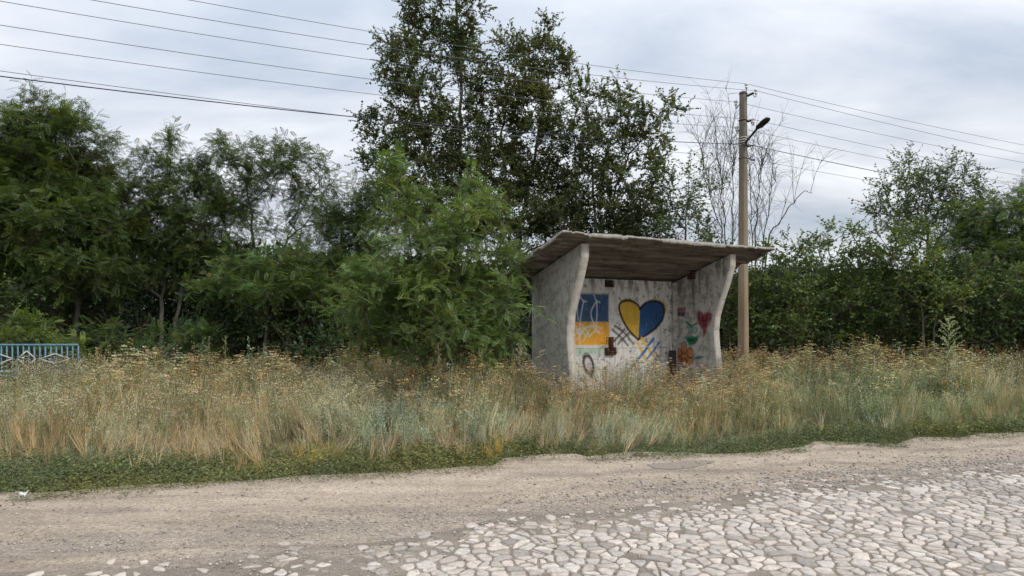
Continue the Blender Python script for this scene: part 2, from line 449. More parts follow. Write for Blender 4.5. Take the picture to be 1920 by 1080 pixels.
cc = q.mix(q.ramp(f3, (0.52, 0.0), (0.68, 0.65)), cc, (0.33, 0.28, 0.23))
M_COB = q.surf(cc, 0.75, q.math('ADD', f1, q.math('MULTIPLY', f2, 0.4)), 0.6, 0.012, spec=0.25)
o = pmesh('cobblestone_road', np.concatenate(SV), [np.array(SF4), np.array(SF3)], M_COB, col=np.concatenate(SC), smooth=True)
o['kind'] = 'structure'
print('stones', len(SV))

# ---- loose gravel
def pebble_template(seed):
    r = np.random.RandomState(seed)
    V = np.array([(1,0,0),(0.3,0.95,0),(-.8,.6,0),(-.8,-.6,0),(.3,-.95,0),(0,0,.75),(0.1,0,-.5)]) * (0.75 + 0.5 * r.rand(7, 1))
    F = [(i, (i+1) % 5, 5) for i in range(5)] + [((i+1) % 5, i, 6) for i in range(5)]
    return V, np.array(F)
NP = 300000
X = rs.uniform(-9, 14, NP); Y = rs.uniform(3.4, 12, NP); s = X / Y
De, Dcb = poly_D(EDGE, s), poly_D(COB, s)
t = (Y - Dcb) / (De - Dcb)
gn = fbm(X * 0.35, Y * 1.6, 1.0, 4)
pr = np.where(t < 0, 0.55 * np.exp(t * 1.5), np.clip(0.95 * np.exp(-((t - 0.22) / 0.22) ** 2), 0.14, 1)) * np.clip((gn - 0.3) * 4, 0.15, 1)
pr = pr * (t < 1.0) * (np.abs(s) < 1.1)
kp = rs.rand(NP) < pr
X, Y, t = X[kp], Y[kp], t[kp]; n = len(X)
Z = np.where(t < 0, bed_z(X, Y), dirt_z(X, Y))
yaw = rs.rand(n) * 6.28; S = (0.0035 + 0.012 * rs.rand(n) ** 4) * (1 + 0.3 * (Y > 6))
A = np.stack([np.cos(yaw), np.sin(yaw), np.zeros(n)], 1); B = np.stack([-np.sin(yaw), np.cos(yaw), np.zeros(n)], 1); C = np.tile([0, 0, 1.], (n, 1))
bri = (0.5 + 0.85 * rs.rand(n))[:, None]
colr = np.array([0.38, 0.335, 0.295]) * bri
parts = []
for k_ in range(3):
    sel = np.arange(n) % 3 == k_; TV, TF = pebble_template(k_)
    parts.append(instance(TV, TF, np.stack([X, Y, Z + S * 0.25], 1)[sel], A[sel], B[sel], C[sel], S[sel], colr[sel]))
V, F, Cc = merge(parts)
q = NT('pebble'); a = q.n('ShaderNodeAttribute', attribute_name='col'); M_PEB = q.surf(a.outputs[0], 0.9)
o = pmesh('gravel', V, F, M_PEB, col=Cc); o['kind'] = 'stuff'; o['label'] = 'loose grey gravel scattered over the dirt shoulder'
o['category'] = 'gravel'
# patch of darker dirt near the edge of the shoulder
q = NT('dark_dirt'); v = q.vec(); f = q.noise(v, 60, 5, 0.7); M_DARK_DIRT = q.surf(q.ramp(f, (0.3, (0.19, 0.16, 0.13)), (0.7, (0.30, 0.25, 0.205))), 0.9, f, 0.5, 0.01)
c = G(1283, 1280 * 1.6 / (872 - 600)); an = np.linspace(0, 2 * math.pi, 25)[:-1]; rr = 0.8 + 0.4 * vnoise(np.cos(an) * 2, np.sin(an) * 2, 1, 8)
pv = [(c[0], c[1])] + [(c[0] + 0.38 * r_ * math.cos(a_), c[1] + 0.15 * r_ * math.sin(a_) + 0.12 * math.cos(a_)) for r_, a_ in zip(rr, an)]
pv = np.array([(x, y, float(dirt_z(x, y)) + 0.005) for x, y in pv])
o = pmesh('dark_dirt_patch', pv, np.array([(0, i + 1, (i + 1) % 24 + 1) for i in range(24)]), M_DARK_DIRT); o['kind'] = 'structure'

# ================================================================== BUS SHELTER
SA = rad(31.2)
SU = np.array([math.cos(SA), math.sin(SA), 0]); SVd = np.array([-math.sin(SA), math.cos(SA), 0]); SZ = np.array([0, 0, 1.])
SP = np.array([1.219, 12.0, 0.0])
def sl(u, v, z):
    u, v, z = np.broadcast_arrays(np.asarray(u, float), np.asarray(v, float), np.asarray(z, float))
    return SP + u[..., None] * SU + v[..., None] * SVd + z[..., None] * SZ
shelter = thing('bus_shelter', 'derelict concrete bus shelter with curved side walls and painted heart graffiti inside', 'bus shelter', (0, 0, 0))

def concrete(name, base, pale, pale_amt, dark_amt, attr=False, streak=True, rust=0.25):
    q = NT(name); v = q.vec(); vs_ = q.vec((9, 9, 0.9)); 
    n1 = q.noise(v, 2.3, 6, 0.65); n2 = q.noise(v, 38, 6, 0.75); n3 = q.noise(vs_, 1.0, 5, 0.65, 0.3); n4 = q.noise(v, 7.5, 6, 0.7); n5 = q.noise(v, 130, 3, 0.7)
    b = np.array(base); p = np.array(pale)
    c = q.ramp(n1, (0.3, tuple(b * 0.78)), (0.7, tuple(b * 1.12)))
    pm = q.ramp(q.math('ADD', q.math('MULTIPLY', n3, 0.35), q.math('MULTIPLY', n4, 0.65)), (0.5 - pale_amt * 0.10, 0.0), (0.56 - pale_amt * 0.10, 1.0))
    c = q.mix(pm, c, q.mix(1.0, tuple(p), q.ramp(n2, (0.3, 0.82), (0.7, 1.1)), 'MULTIPLY'))
    if attr:
        a = q.n('ShaderNodeAttribute', attribute_name='paint')
        al = q.math('MULTIPLY', a.outputs['Alpha'], q.math('ADD', 0.80, q.math('MULTIPLY', q.ramp(n4, (0.58, 1.0), (0.66, 0.45)), 0.2)))
        al = q.math('MULTIPLY', al, q.ramp(n2, (0.62, 1.0), (0.72, 0.35)))
        pc = q.mix(1.0, a.outputs['Color'], q.ramp(n2, (0.3, 0.75), (0.65, 1.12)), 'MULTIPLY')
        c = q.mix(al, c, pc)
    if streak: c = q.mix(q.ramp(n3, (0.52, 0.0), (0.74, dark_amt)), c, tuple(b * 0.28))
    c = q.mix(q.ramp(n4, (0.62, 0.0), (0.75, rust)), c, (0.14, 0.085, 0.055))
    c = q.mix(0.35, c, q.mix(1.0, c, q.ramp(n5, (0.32, 0.6), (0.5, 1.0), (0.7, 1.2)), 'MULTIPLY'))
    h = q.math('ADD', q.math('MULTIPLY', n4, 0.6), q.math('ADD', q.math('MULTIPLY', n2, 0.5), q.math('MULTIPLY', pm, 0.25)))
    return q.surf(c, 0.92, h, 0.65, 0.015, spec=0.2)
M_CONC = concrete('concrete_side', (0.33, 0.318, 0.292), (0.47, 0.455, 0.425), 0.45, 0.5, rust=.12)
M_CONC_R = concrete('concrete_side_painted', (0.31, 0.298, 0.275), (0.52, 0.50, 0.47), 0.5, 0.5, attr=True)
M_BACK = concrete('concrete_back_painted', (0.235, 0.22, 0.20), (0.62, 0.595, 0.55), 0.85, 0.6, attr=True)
M_EDGE = concrete('concrete_edge', (0.42, 0.385, 0.335), (0.50, 0.465, 0.41), 0.6, 0.25, rust=0.2)

# ---- spray paint, given in metres on the walls
BP = {'flagblue': [(0.914,2.133),(1.884,2.152),(1.884,1.552),(0.914,1.554)], 'flagyel': [(0.914,1.554),(1.897,1.552),(1.897,1.076),(0.914,1.095)], 'heart': [(2.744,1.839),(2.702,1.913),(2.59,1.986),(2.424,2.026),(2.26,2.007),(2.178,1.939),(2.157,1.855),(2.205,1.709),(2.287,1.562),(2.396,1.415),(2.534,1.287),(2.696,1.183),(2.814,1.219),(3.042,1.324),(3.245,1.452),(3.406,1.604),(3.465,1.779),(3.45,1.91),(3.332,1.996),(3.158,2.02),(2.985,2.002),(2.843,1.936)], 'halo': [(3.158,2.042),(3.332,2.022),(3.495,1.933),(3.503,1.823)], 'w1': [(1.125,2.167),(1.138,2.067),(1.226,1.978),(1.301,1.979)], 'w2': [(1.226,1.978),(1.175,1.806),(1.138,1.564),(1.125,1.342),(1.138,1.101)], 'w3': [(1.138,2.067),(1.075,1.966),(1.063,1.765),(1.088,1.604)], 'w4': [(1.493,2.114),(1.544,1.992),(1.648,1.963)], 'w5': [(1.557,1.993),(1.575,1.768),(1.544,1.502),(1.544,1.379),(1.442,1.339),(1.365,1.239),(1.339,1.34),(1.188,1.503)], 'w6': [(1.544,1.972),(1.416,1.807),(1.411,1.665),(1.493,1.522)], 'w7': [(1.038,1.403),(1.263,1.442),(1.493,1.502),(1.7,1.419)], 'w8': [(1.013,1.504),(1.125,1.262),(1.175,1.352),(1.365,1.472)], 'w9': [(1.544,1.379),(1.648,1.317)], 'k1': [(2.057,1.475),(2.314,1.331),(2.556,1.091)], 'k2': [(1.977,1.397),(2.205,1.248),(2.41,1.052)], 'k3': [(2.314,1.405),(2.165,1.27),(2.017,1.147)], 'k4': [(2.424,1.319),(2.273,1.206),(2.124,1.087)], 'y1': [(2.8,1.198),(2.942,1.024),(3.1,0.827)], 'y2': [(2.688,1.104),(2.786,0.921),(2.905,0.735)], 'b1': [(3.129,1.183),(2.899,0.961),(2.632,0.712)], 'b2': [(3.303,1.104),(3.114,0.924),(2.928,0.756)], 'ledge': [(1.013,1.063),(3.569,1.012)], 'greent': [(1.063,1.062),(1.726,0.884)], 'oval': [(1.327,0.702),(1.467,0.697),(1.327,0.864)], 'frame': [(1.713,1.244),(1.964,1.065)], 'box': [(1.766,1.048),(2.017,0.876)], 'box2': [(1.858,1.232),(1.977,0.898)], 'n1': [(1.779,2.439),(2.044,2.291)], 'n2': [(3.673,2.497),(3.87,2.359)], 'post': [(3.495,0.936),(3.629,0.328)], 'corner': [(3.629,2.33),(3.629,0.57)], 'topl': [(1.138,2.47),(3.629,2.506)]}
RP = {'pink': [(1.546,1.881),(1.245,1.876),(1.245,1.778),(1.555,1.781)], 'dark': [(1.561,1.781),(1.254,1.778),(1.26,1.681),(1.561,1.682)], 'heart': [(0.701,1.731),(0.784,1.784),(0.883,1.775),(0.912,1.668),(0.869,1.519),(0.756,1.403),(0.715,1.288),(0.673,1.289),(0.604,1.458),(0.495,1.604),(0.462,1.729),(0.563,1.782)], 'v1': [(1.216,1.561),(1.069,1.454),(0.897,1.536)], 'e1': [(1.107,1.378),(1.043,1.379)], 'e2': [(0.983,1.379),(0.92,1.38)], 'mouth': [(1.245,1.224),(0.869,1.232),(0.883,1.157),(0.94,1.092),(1.055,1.052),(1.157,1.081),(1.224,1.148)], 'mi': [(1.172,1.176),(0.934,1.188),(0.997,1.137),(1.113,1.13)], 'fl': [(1.305,0.797),(1.275,0.984),(1.455,0.856),(1.084,0.872),(1.47,0.702),(1.29,0.667),(1.099,0.72)], 'leaf': [(1.026,0.778),(0.883,0.816),(0.737,0.819)], 'stain': [(1.012,2.484),(0.997,1.776)], 'n3': [(1.128,2.663),(0.94,2.534)], 'bolt': [(1.305,0.797),(1.216,0.801)]}

def seg_d(Uu, Zz, pts):
    d = np.full(Uu.shape, 9.0)
    for (a, b) in zip(pts[:-1], pts[1:]):
        a = np.array(a); b = np.array(b); ab = b - a
        t = np.clip(((Uu - a[0]) * ab[0] + (Zz - a[1]) * ab[1]) / (ab @ ab + 1e-9), 0, 1)
        d = np.minimum(d, np.hypot(Uu - a[0] - t * ab[0], Zz - a[1] - t * ab[1]))
    return d
def inside(Uu, Zz, poly):
    r = np.zeros(Uu.shape, bool); n = len(poly)
    for i in range(n):
        (x1, y1), (x2, y2) = poly[i], poly[(i + 1) % n]
        if y1 == y2: continue
        c = ((y1 > Zz) != (y2 > Zz)) & (Uu < (x2 - x1) * (Zz - y1) / (y2 - y1) + x1); r ^= c
    return r
def smoothp(pts, n=6, closed=True):
    p = np.array(pts, float)
    for _ in range(2):
        if closed: b = np.roll(p, -1, 0); p = np.stack([p*.75+b*.25, p*.25+b*.75], 1).reshape(-1, 2)
        else:
            b = np.stack([p[:-1]*.75+p[1:]*.25, p[:-1]*.25+p[1:]*.75], 1).reshape(-1, 2); p = np.concatenate([p[:1], b, p[-1:]])
    return [tuple(t) for t in p]
class Paint:
    def __init__(s, U, Z): s.U, s.Z = U, Z; s.c = np.zeros(U.shape + (3,)); s.a = np.zeros(U.shape); s.w = (fbm(U, Z, 14, 3) - .5)
    def lay(s, al, col):
        al = np.clip(al, 0, 1); na = al + s.a * (1 - al)
        s.c = np.where(na[..., None] > 1e-4, (np.array(col) * al[..., None] + s.c * (s.a * (1 - al))[..., None]) / np.maximum(na, 1e-4)[..., None], s.c); s.a = na
    def fill(s, poly, col, soft=0.02, al=0.95, closed=None):
        pts = list(poly) + [poly[0]]; d = seg_d(s.U, s.Z, pts); sd = np.where(inside(s.U, s.Z, poly), -d, d) + s.w * 0.015
        s.lay(np.clip(0.5 - sd / soft / 2, 0, 1) * al, col)
    def stroke(s, pts, wdt, col, soft=0.018, al=0.95, sm=True):
        if sm and len(pts) > 2: pts = smoothp(pts, closed=False)
        d = seg_d(s.U, s.Z, pts) + s.w * 0.012; wdt = wdt * 1.35
        s.lay(np.clip((wdt / 2 + soft - d) / (2 * soft), 0, 1) * al, col)
BLUE, YEL, ORG, BLK, WHT = (0.018, 0.075, 0.21), (0.55, 0.33, 0.02), (0.72, 0.32, 0.012), (0.012, 0.012, 0.015), (0.62, 0.62, 0.60)
def paint_back(U, Z):
    p = Paint(U, Z)
    p.lay(np.clip(1 - np.abs(Z - 0.96) / 0.13, 0, 1) * np.clip((U - 0.9) / .1, 0, 1) * np.clip((1.80 - U) / .15, 0, 1) * (0.35 + 0.5 * fbm(U, Z, 9, 5)), (0.20, 0.42, 0.26))
    p.fill(BP['flagblue'], (0.014, 0.065, 0.155), 0.03); p.fill(BP['flagyel'], ORG, 0.014)
    p.fill([(1.25, 1.5), (1.5, 1.45), (1.45, 1.25), (1.2, 1.2), (1.05, 1.35)], (0.42, 0.36, 0.02), 0.09, 0.6)
    for k_ in ('w1', 'w2', 'w3', 'w4', 'w5', 'w6', 'w7', 'w8', 'w9'): p.stroke(BP[k_], 0.018, WHT, 0.016, 0.85)
    for e_ in ([(1.0, 1.30), (1.15, 1.42), (1.30, 1.25)], [(1.20, 1.38), (1.05, 1.20)], [(1.40, 1.44), (1.30, 1.30), (1.22, 1.16)], [(1.45, 1.46), (1.62, 1.36)]): p.stroke(e_, 0.018, WHT, 0.016, 0.75)
    p.stroke(BP['halo'], 0.07, (0.55, 0.33, 0.05), 0.03, 0.7)
    H = smoothp(BP['heart'][1:], closed=True); H = [tuple(t) for t in H]
    H = BP['heart']; 
    p.fill(H, YEL, 0.01)
    m = inside(U, Z, H); xdiv = np.interp(Z, [1.18, 1.84], [2.70, 2.75]) 
    p.lay(m * np.clip((U - xdiv) / 0.012 + .5, 0, 1) * 0.98, (0.010, 0.065, 0.175))
    lft = [H[0]] + H[1:12]; rgt = [H[11]] + H[12:] + [H[0]]
    p.stroke(lft, 0.042, BLK, 0.014); p.stroke(rgt, 0.042, BLK, 0.014)
    for k_ in ('k1', 'k2', 'k3', 'k4'): p.stroke(BP[k_], 0.034, (0.025, 0.025, 0.025), 0.018, 0.85)
    for k_ in ('y1', 'y2'): p.stroke(BP[k_], 0.055, (0.60, 0.38, 0.03), 0.015, 0.9)
    p.stroke(BP['b1'], 0.048, (0.02, 0.10, 0.30), 0.016); p.stroke(BP['b2'], 0.035, (0.02, 0.10, 0.30), 0.016)
    # oval: dark ring round a mauve middle
    th = 0.35; du, dz = U - 1.335, Z - 0.69; a = (du * math.cos(th) + dz * math.sin(th)); b = (-du * math.sin(th) + dz * math.cos(th))
    r = np.sqrt((a / 0.12) ** 2 + (b / 0.21) ** 2)
    p.lay(np.clip((1.0 - r) * 4, 0, 1) * 0.75, (0.50, 0.44, 0.47)); p.lay(np.clip(1.4 - np.abs(r - 0.94) * 3.6, 0, 1) * 0.95, (0.02, 0.02, 0.025))
    p.stroke([(1.42, 0.45), (1.50, 0.40)], 0.05, (0.03, 0.03, 0.05), 0.03, 0.7)
    # streaks and rust of the wall itself
    g = fbm(U, Z * 0.22, 10, 8)
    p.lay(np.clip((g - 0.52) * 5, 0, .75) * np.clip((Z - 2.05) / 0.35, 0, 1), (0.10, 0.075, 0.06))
    p.lay(np.clip((fbm(U, Z, 6, 2) - 0.5) * 4, 0, .7) * np.clip((0.75 - Z) / 0.5, 0, 1), (0.13, 0.10, 0.075))
    p.lay(np.clip(1 - np.abs(U - 3.60) / 0.035, 0, 1) * np.clip((fbm(U * 3, Z, 3, 7) - .40) * 5, 0, 1) * .85, (0.10, 0.055, 0.035))
    p.stroke([(0.3, 1.052), (3.6, 1.012)], 0.012, (0.60, 0.58, 0.52), 0.01, 0.8, False)
    p.stroke([(0.3, 1.028), (3.6, 0.990)], 0.010, (0.07, 0.055, 0.04), 0.012, 0.8, False)
    for k_ in ('n1', 'n2'):
        (u0, z1), (u1, z0) = BP[k_]; p.fill([(u0, z0), (u1, z0), (u1, z1), (u0, z1)], (0.035, 0.016, 0.012), 0.006, 1.0)
    return p
def paint_right(V, Z):
    p = Paint(V, Z)
    p.fill(RP['pink'], (0.30, 0.055, 0.10), 0.02, .8); p.fill(RP['dark'], (0.03, 0.035, 0.05), 0.02, .85)
    p.fill(RP['heart'], (0.20, 0.022, 0.045), 0.028, .9)
    for a, b in (((.85, 1.74), (.82, 1.52)), ((.74, 1.70), (.70, 1.45)), ((.60, 1.72), (.66, 1.48)), ((.78, 1.6), (.62, 1.58))): p.stroke([a, b], 0.022, (0.09, 0.012, 0.025), 0.012, .8)
    p.stroke([(.69, 1.36), (.71, 1.24)], 0.03, (0.20, 0.03, 0.06), 0.02, .8)
    G_ = (0.012, 0.15, 0.075)
    p.stroke([RP['v1'][0], RP['v1'][1]], 0.034, G_, 0.014); p.stroke([RP['v1'][1], RP['v1'][2]], 0.034, G_, 0.014)
    for (cx, r_) in ((1.10, 0.055), (0.975, 0.06)):
        d = np.hypot(V - cx, Z - 1.378); p.lay(np.clip(1 - np.abs(d - r_) / 0.028, 0, 1) * .9, (0.06, 0.19, 0.20)); p.lay((d < r_) * .45, (0.25, 0.36, 0.36))
        p.lay(np.clip(1 - d / 0.022, 0, 1) * .9, (0.02, 0.07, 0.07))
    p.fill(RP['mouth'], G_, 0.02, .95); p.fill(RP['mi'], (0.006, 0.045, 0.025), 0.014, .9); p.stroke([(1.22, 1.225), (0.88, 1.232)], 0.022, (0.02, 0.24, 0.13), 0.012)
    d = np.hypot((V - 1.29) / .27, (Z - 0.80) / .20); p.lay(np.clip(1.1 - d, 0, .75) * 1.2, (0.40, 0.13, 0.03))
    for (cx, cz, rx, rz) in ((1.28, .985, .085, .125), (1.45, .87, .095, .095), (1.10, .88, .085, .11), (1.47, .71, .10, .075), (1.29, .66, .08, .10), (1.11, .70, .09, .08)):
        r_ = np.hypot((V - cx) / rx, (Z - cz) / rz); p.lay(np.clip((1 - r_) * 3, 0, 1) * .85, (0.52, 0.19, 0.035)); p.lay(np.clip(1 - np.abs(r_ - 1) * 4.0, 0, 1) * .9, (0.10, 0.025, 0.012))
    p.lay(np.clip(1 - np.hypot(V - 1.29, Z - .80) / .05, 0, 1), (0.62, 0.36, 0.05))
    p.fill([(1.03, .77), (.96, .80), (.88, .83), (.76, .83), (.70, .81), (.80, .77), (.92, .75)], (0.015, 0.10, 0.075), 0.02, .85)
    p.lay(np.clip(1 - np.abs(V - 1.0 - (Z - 2) * 0.03) / 0.055, 0, 1) * np.clip((Z - 1.55) / .5, 0, 1) * 0.75, (0.10, 0.09, 0.035))
    p.lay(np.clip((fbm(V * 1.5, Z * 0.3, 7, 8) - 0.50) * 4, 0, .6) * np.clip((Z - 1.9) / 0.4, 0, 1), (0.10, 0.085, 0.07))
    p.lay(np.clip((fbm(V, Z, 6, 4) - 0.5) * 4, 0, .6) * np.clip((0.6 - Z) / 0.4, 0, 1), (0.15, 0.115, 0.08))
    return p

ZTOP = lambda v: 2.95 - 0.32 * v
pz = np.array([0, .3, .8, 1.2, 1.5, 1.8, 2.1, 2.4, 2.67, 2.72, 2.95]); pv_ = np.array([.30, .32, .36, .42, .44, .40, .28, .13, .02, .0, .0])
VF = lambda z: np.interp(z, pz, pv_)
VB = 1.55
def side_wall(name, u0, u1, mats, paint=None):
    nv, nz = (150, 250) if paint else (60, 120)
    S, T = np.meshgrid(np.linspace(0, 1, nv), np.linspace(0, 1, nz))
    vf = VF(T * 2.95); V_ = vf + (VB + 0.05 - vf) * S; Z_w = T * ZTOP(V_) - (1 - T) * 0.1
    wob = (fbm(V_, Z_w, 2.2, 4) - .5) * 0.012
    inner, outer = (u1, u0) if u0 < 1 else (u0, u1)
    sg = 1 if inner > outer else -1
    A = sl(inner + wob, V_, Z_w); B = sl(outer - sg * 0.0 + wob, V_, Z_w)
    n = nv * nz; i = np.arange((nz-1)*(nv-1)); a = (i // (nv-1)) * nv + i % (nv-1)
    fa = np.stack([a, a+1, a+nv+1, a+nv], 1); fb = np.stack([a+n, a+nv+n, a+nv+1+n, a+1+n], 1)
    if sg < 0: fa, fb = fa[:, ::-1], fb[:, ::-1]
    ids = np.arange(n).reshape(nz, nv); rim = np.concatenate([ids[0, :], ids[1:, -1], ids[-1, -2::-1], ids[-2:0:-1, 0]])
    fr = np.stack([rim, np.roll(rim, -1), np.roll(rim, -1) + n, rim + n], 1)
    if sg > 0: fr = fr[:, ::-1]
    cols = None
    if paint:
        p = paint(V_, Z_w); c = np.concatenate([p.c, p.a[..., None]], 2).reshape(-1, 4); cols = np.concatenate([c, np.zeros((n, 4))])
    o = pmesh(name, np.concatenate([A.reshape(-1, 3), B.reshape(-1, 3)]), np.concatenate([fa, fb, fr]), mats[0], shelter, col=cols, attr='paint')
    o.data.materials.append(mats[1])
    mi = np.zeros(len(o.data.polygons), np.int32)
    mi[len(fa)*2 + (2*nv + nz - 4):] = 1            # front edge coloured paler and warmer, so it looks sunlit
    o.data.polygons.foreach_set('material_index', mi)
    return o
o = side_wall('side_wall', 0.0, 0.17, (M_CONC, M_EDGE)); o['label'] = 'grey outer side wall with curved front edge'
o = side_wall('side_wall', 3.79, 3.96, (M_CONC_R, M_EDGE), paint_right); o['label'] = 'side wall with red heart, green face and orange flower graffiti'
# back wall
U_, Z_b = np.meshgrid(np.linspace(0.17, 3.79, 340), np.linspace(-0.1, ZTOP(VB) + 0.0, 240))
pb = paint_back(U_, Z_b)
nz, nu = U_.shape
disp = (fbm(U_, Z_b, 1.5, 6) - .5) * 0.014 - 0.018 * np.clip((1.035 - (U_ - 1) * 0.015 - Z_b) / 0.012, 0, 1)
for k_ in ('n1', 'n2'):
    (u0, z1), (u1, z0) = BP[k_]; disp = np.where((U_ > u0) & (U_ < u1) & (Z_b > z0) & (Z_b < z1), 0.06, disp)
A = sl(U_, VB + disp, Z_b); B = sl(U_, VB + 0.10 + 0 * disp, Z_b)
n = nu * nz; i = np.arange((nz-1)*(nu-1)); a = (i // (nu-1)) * nu + i % (nu-1)
ids = np.arange(n).reshape(nz, nu); rim = np.concatenate([ids[0, :], ids[1:, -1], ids[-1, -2::-1], ids[-2:0:-1, 0]])
F = np.concatenate([np.stack([a, a+1, a+nu+1, a+nu], 1), np.stack([a+n, a+nu+n, a+nu+1+n, a+1+n], 1), np.stack([rim, np.roll(rim, -1), np.roll(rim, -1) + n, rim + n], 1)[:, ::-1]])
c = np.concatenate([pb.c, pb.a[..., None]], 2).reshape(-1, 4)
o = pmesh('back_wall', np.concatenate([A.reshape(-1, 3), B.reshape(-1, 3)]), F, M_BACK, shelter, col=np.concatenate([c, np.zeros((n, 4))]), attr='paint')
o['label'] = 'back wall with blue and yellow flag and heart graffiti'
# corner column, plinth rail
mb = MB(); mb.box(sl(3.725, 1.50, 1.18), (0.11, 0.085, 2.50), [SU, SVd, SZ])
mb.build('corner_column', concrete('concrete_column', (0.29, 0.272, 0.248), (0.50, 0.47, 0.43), 0.6, 0.7), shelter, bevel=0.01)

# ---- roof: three precast ribbed slabs, edges crumbled
q = NT('roof_concrete'); v = q.vec(); vb = q.vec((1, 1, 1), rot=-SA)
vb2 = q.n('ShaderNodeMapping'); q.l(vb, vb2.inputs[0]); vb2.inputs['Scale'].default_value = (0.45, 4.5, 3)
n1 = q.noise(vb2.outputs[0], 1.7, 6, 0.7, 0.4); n2 = q.noise(v, 30, 6, 0.75); n3 = q.noise(v, 3.0, 5, 0.6)
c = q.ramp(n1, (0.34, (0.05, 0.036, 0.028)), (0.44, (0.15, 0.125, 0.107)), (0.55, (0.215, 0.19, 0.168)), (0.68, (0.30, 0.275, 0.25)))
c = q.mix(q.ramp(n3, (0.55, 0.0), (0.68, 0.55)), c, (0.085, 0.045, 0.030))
c = q.mix(0.6, c, q.mix(1.0, c, q.ramp(n2, (0.3, 0.6), (0.7, 1.3)), 'MULTIPLY'))
M_ROOF = q.surf(c, 0.95, q.math('ADD', q.math('MULTIPLY', n1, 1.0), q.math('MULTIPLY', n2, 0.6)), 0.9, 0.03, spec=0.1)
M_ROOFT = concrete('roof_edge_concrete', (0.27, 0.255, 0.225), (0.36, 0.34, 0.30), 0.5, 0.4, rust=0.3)
ZR = lambda v: 2.952 - 0.32 * v            # underside plane that sits on the walls
def roof_panel(name, v0, v1, seed, lip, ua=-0.6, ub=4.80):
    r = np.random.RandomState(seed)
    nu, nv = 270, max(14, int((v1 - v0) / 0.009))
    U2, V2 = np.meshgrid(np.linspace(0, 1, nu), np.linspace(0, 1, nv))
    # crumbled ends
    e0 = ua + 0.05 * (fbm(V2 * 3, 0 * V2, 2, seed) - .5); e1 = ub + 0.10 * (fbm(V2 * 3, 0 * V2 + 4, 3, seed) - .5)
    Uw = e0 + (e1 - e0) * U2
    f0 = v0 + (0.05 * (fbm(Uw, 0 * Uw, 3, seed + 1) - .5) + 0.03 * (vnoise(Uw, 0 * Uw, 11, seed) > .7) if lip else 0)
    Vw = f0 + (v1 - f0) * V2
    th = 0.072
    top = ZR(Vw) + th + 0.012 * (fbm(Uw, Vw, 5, seed + 3) - .5) - (0.035 * np.clip(fbm(Uw, 0 * Vw, 2.5, seed) - .5, 0, 1) * (V2 < 0.06) if lip else 0)
    bot = ZR(Vw) + 0.0 * Vw
    # boards' imprints along the length, cracked and spalled
    nb = int(round((v1 - v0) / 0.17)); t = (Vw - v0) / (v1 - v0) * nb; bi = np.clip(np.floor(t), 0, nb - 1).astype(int); ft = t - bi
    offs = r.rand(nb) * 0.045; groove = np.clip(1 - np.minimum(ft, 1 - ft) * 0.17 / 0.018, 0, 1)
    spall = np.clip((fbm(Uw * 0.8, Vw * 3, 2.2, seed + 7) - 0.55) * 6, 0, 1)
    inb = (Vw > v0 + 0.11) & (Vw < v1 - 0.02)
    rise = (offs[bi] + 0.045 * groove + 0.04 * spall) + 0.012 * (fbm(Uw * .6, Vw * 4, 7, seed) - .5)
    rim = (Uw < ua + 0.16) | (Uw > ub - 0.12) | (Vw < v0 + (0.10 if lip else 0.05)) | (Vw > v1 - 0.055)
    brk = 0.035 * (vnoise(Uw, 0 * Uw, 1.3, seed + 11) > .5) * (Vw < v0 + .2) + .02 * vnoise(Uw, Vw, 7, 5)
    bot = bot + np.where(rim, -0.015 + brk, rise)
    bot = np.minimum(bot, top - 0.02)
    n = nu * nv; i = np.arange((nv-1)*(nu-1)); a = (i // (nu-1)) * nu + i % (nu-1)
    ids = np.arange(n).reshape(nv, nu); rm = np.concatenate([ids[0, :], ids[1:, -1], ids[-1, -2::-1], ids[-2:0:-1, 0]])
    ft_ = np.stack([a, a+1, a+nu+1, a+nu], 1); fb_ = np.stack([a+n, a+nu+n, a+nu+1+n, a+1+n], 1); fr = np.stack([rm, np.roll(rm, -1), np.roll(rm, -1) + n, rm + n], 1)[:, ::-1]
    o = pmesh(name, np.concatenate([sl(Uw, Vw, top).reshape(-1, 3), sl(Uw, Vw, bot).reshape(-1, 3)]), np.concatenate([ft_, fb_, fr]), M_ROOFT, shelter)
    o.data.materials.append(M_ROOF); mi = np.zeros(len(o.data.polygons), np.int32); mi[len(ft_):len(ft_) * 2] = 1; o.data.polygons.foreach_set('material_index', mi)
    return o
roof_panel('roof_slab', -0.27, 0.40, 3, True)
roof_panel('roof_slab', 0.415, 1.10, 5, False, -0.62, 4.74)
roof_panel('roof_slab', 1.115, 1.82, 8, False, -0.60, 4.66)
# broken concrete crumbs along the roof edge
r = np.random.RandomState(4); mb = MB()
for i in range(0):
    u = r.uniform(-.6, 4.78); TV, TF = pebble_template(i % 5); sc = r.uniform(0.008, 0.028)
    mb.add(TV * sc + sl(u, -0.24 + r.rand() * .08, ZR(-.2) + 0.105), TF)
for i in range(0):
    v_ = r.uniform(-.2, 1.8); TV, TF = pebble_template(i % 5); sc = r.uniform(0.01, 0.03)
    mb.add(TV * sc + sl(-.57 + r.rand() * .06, v_, ZR(v_) + 0.105), TF)
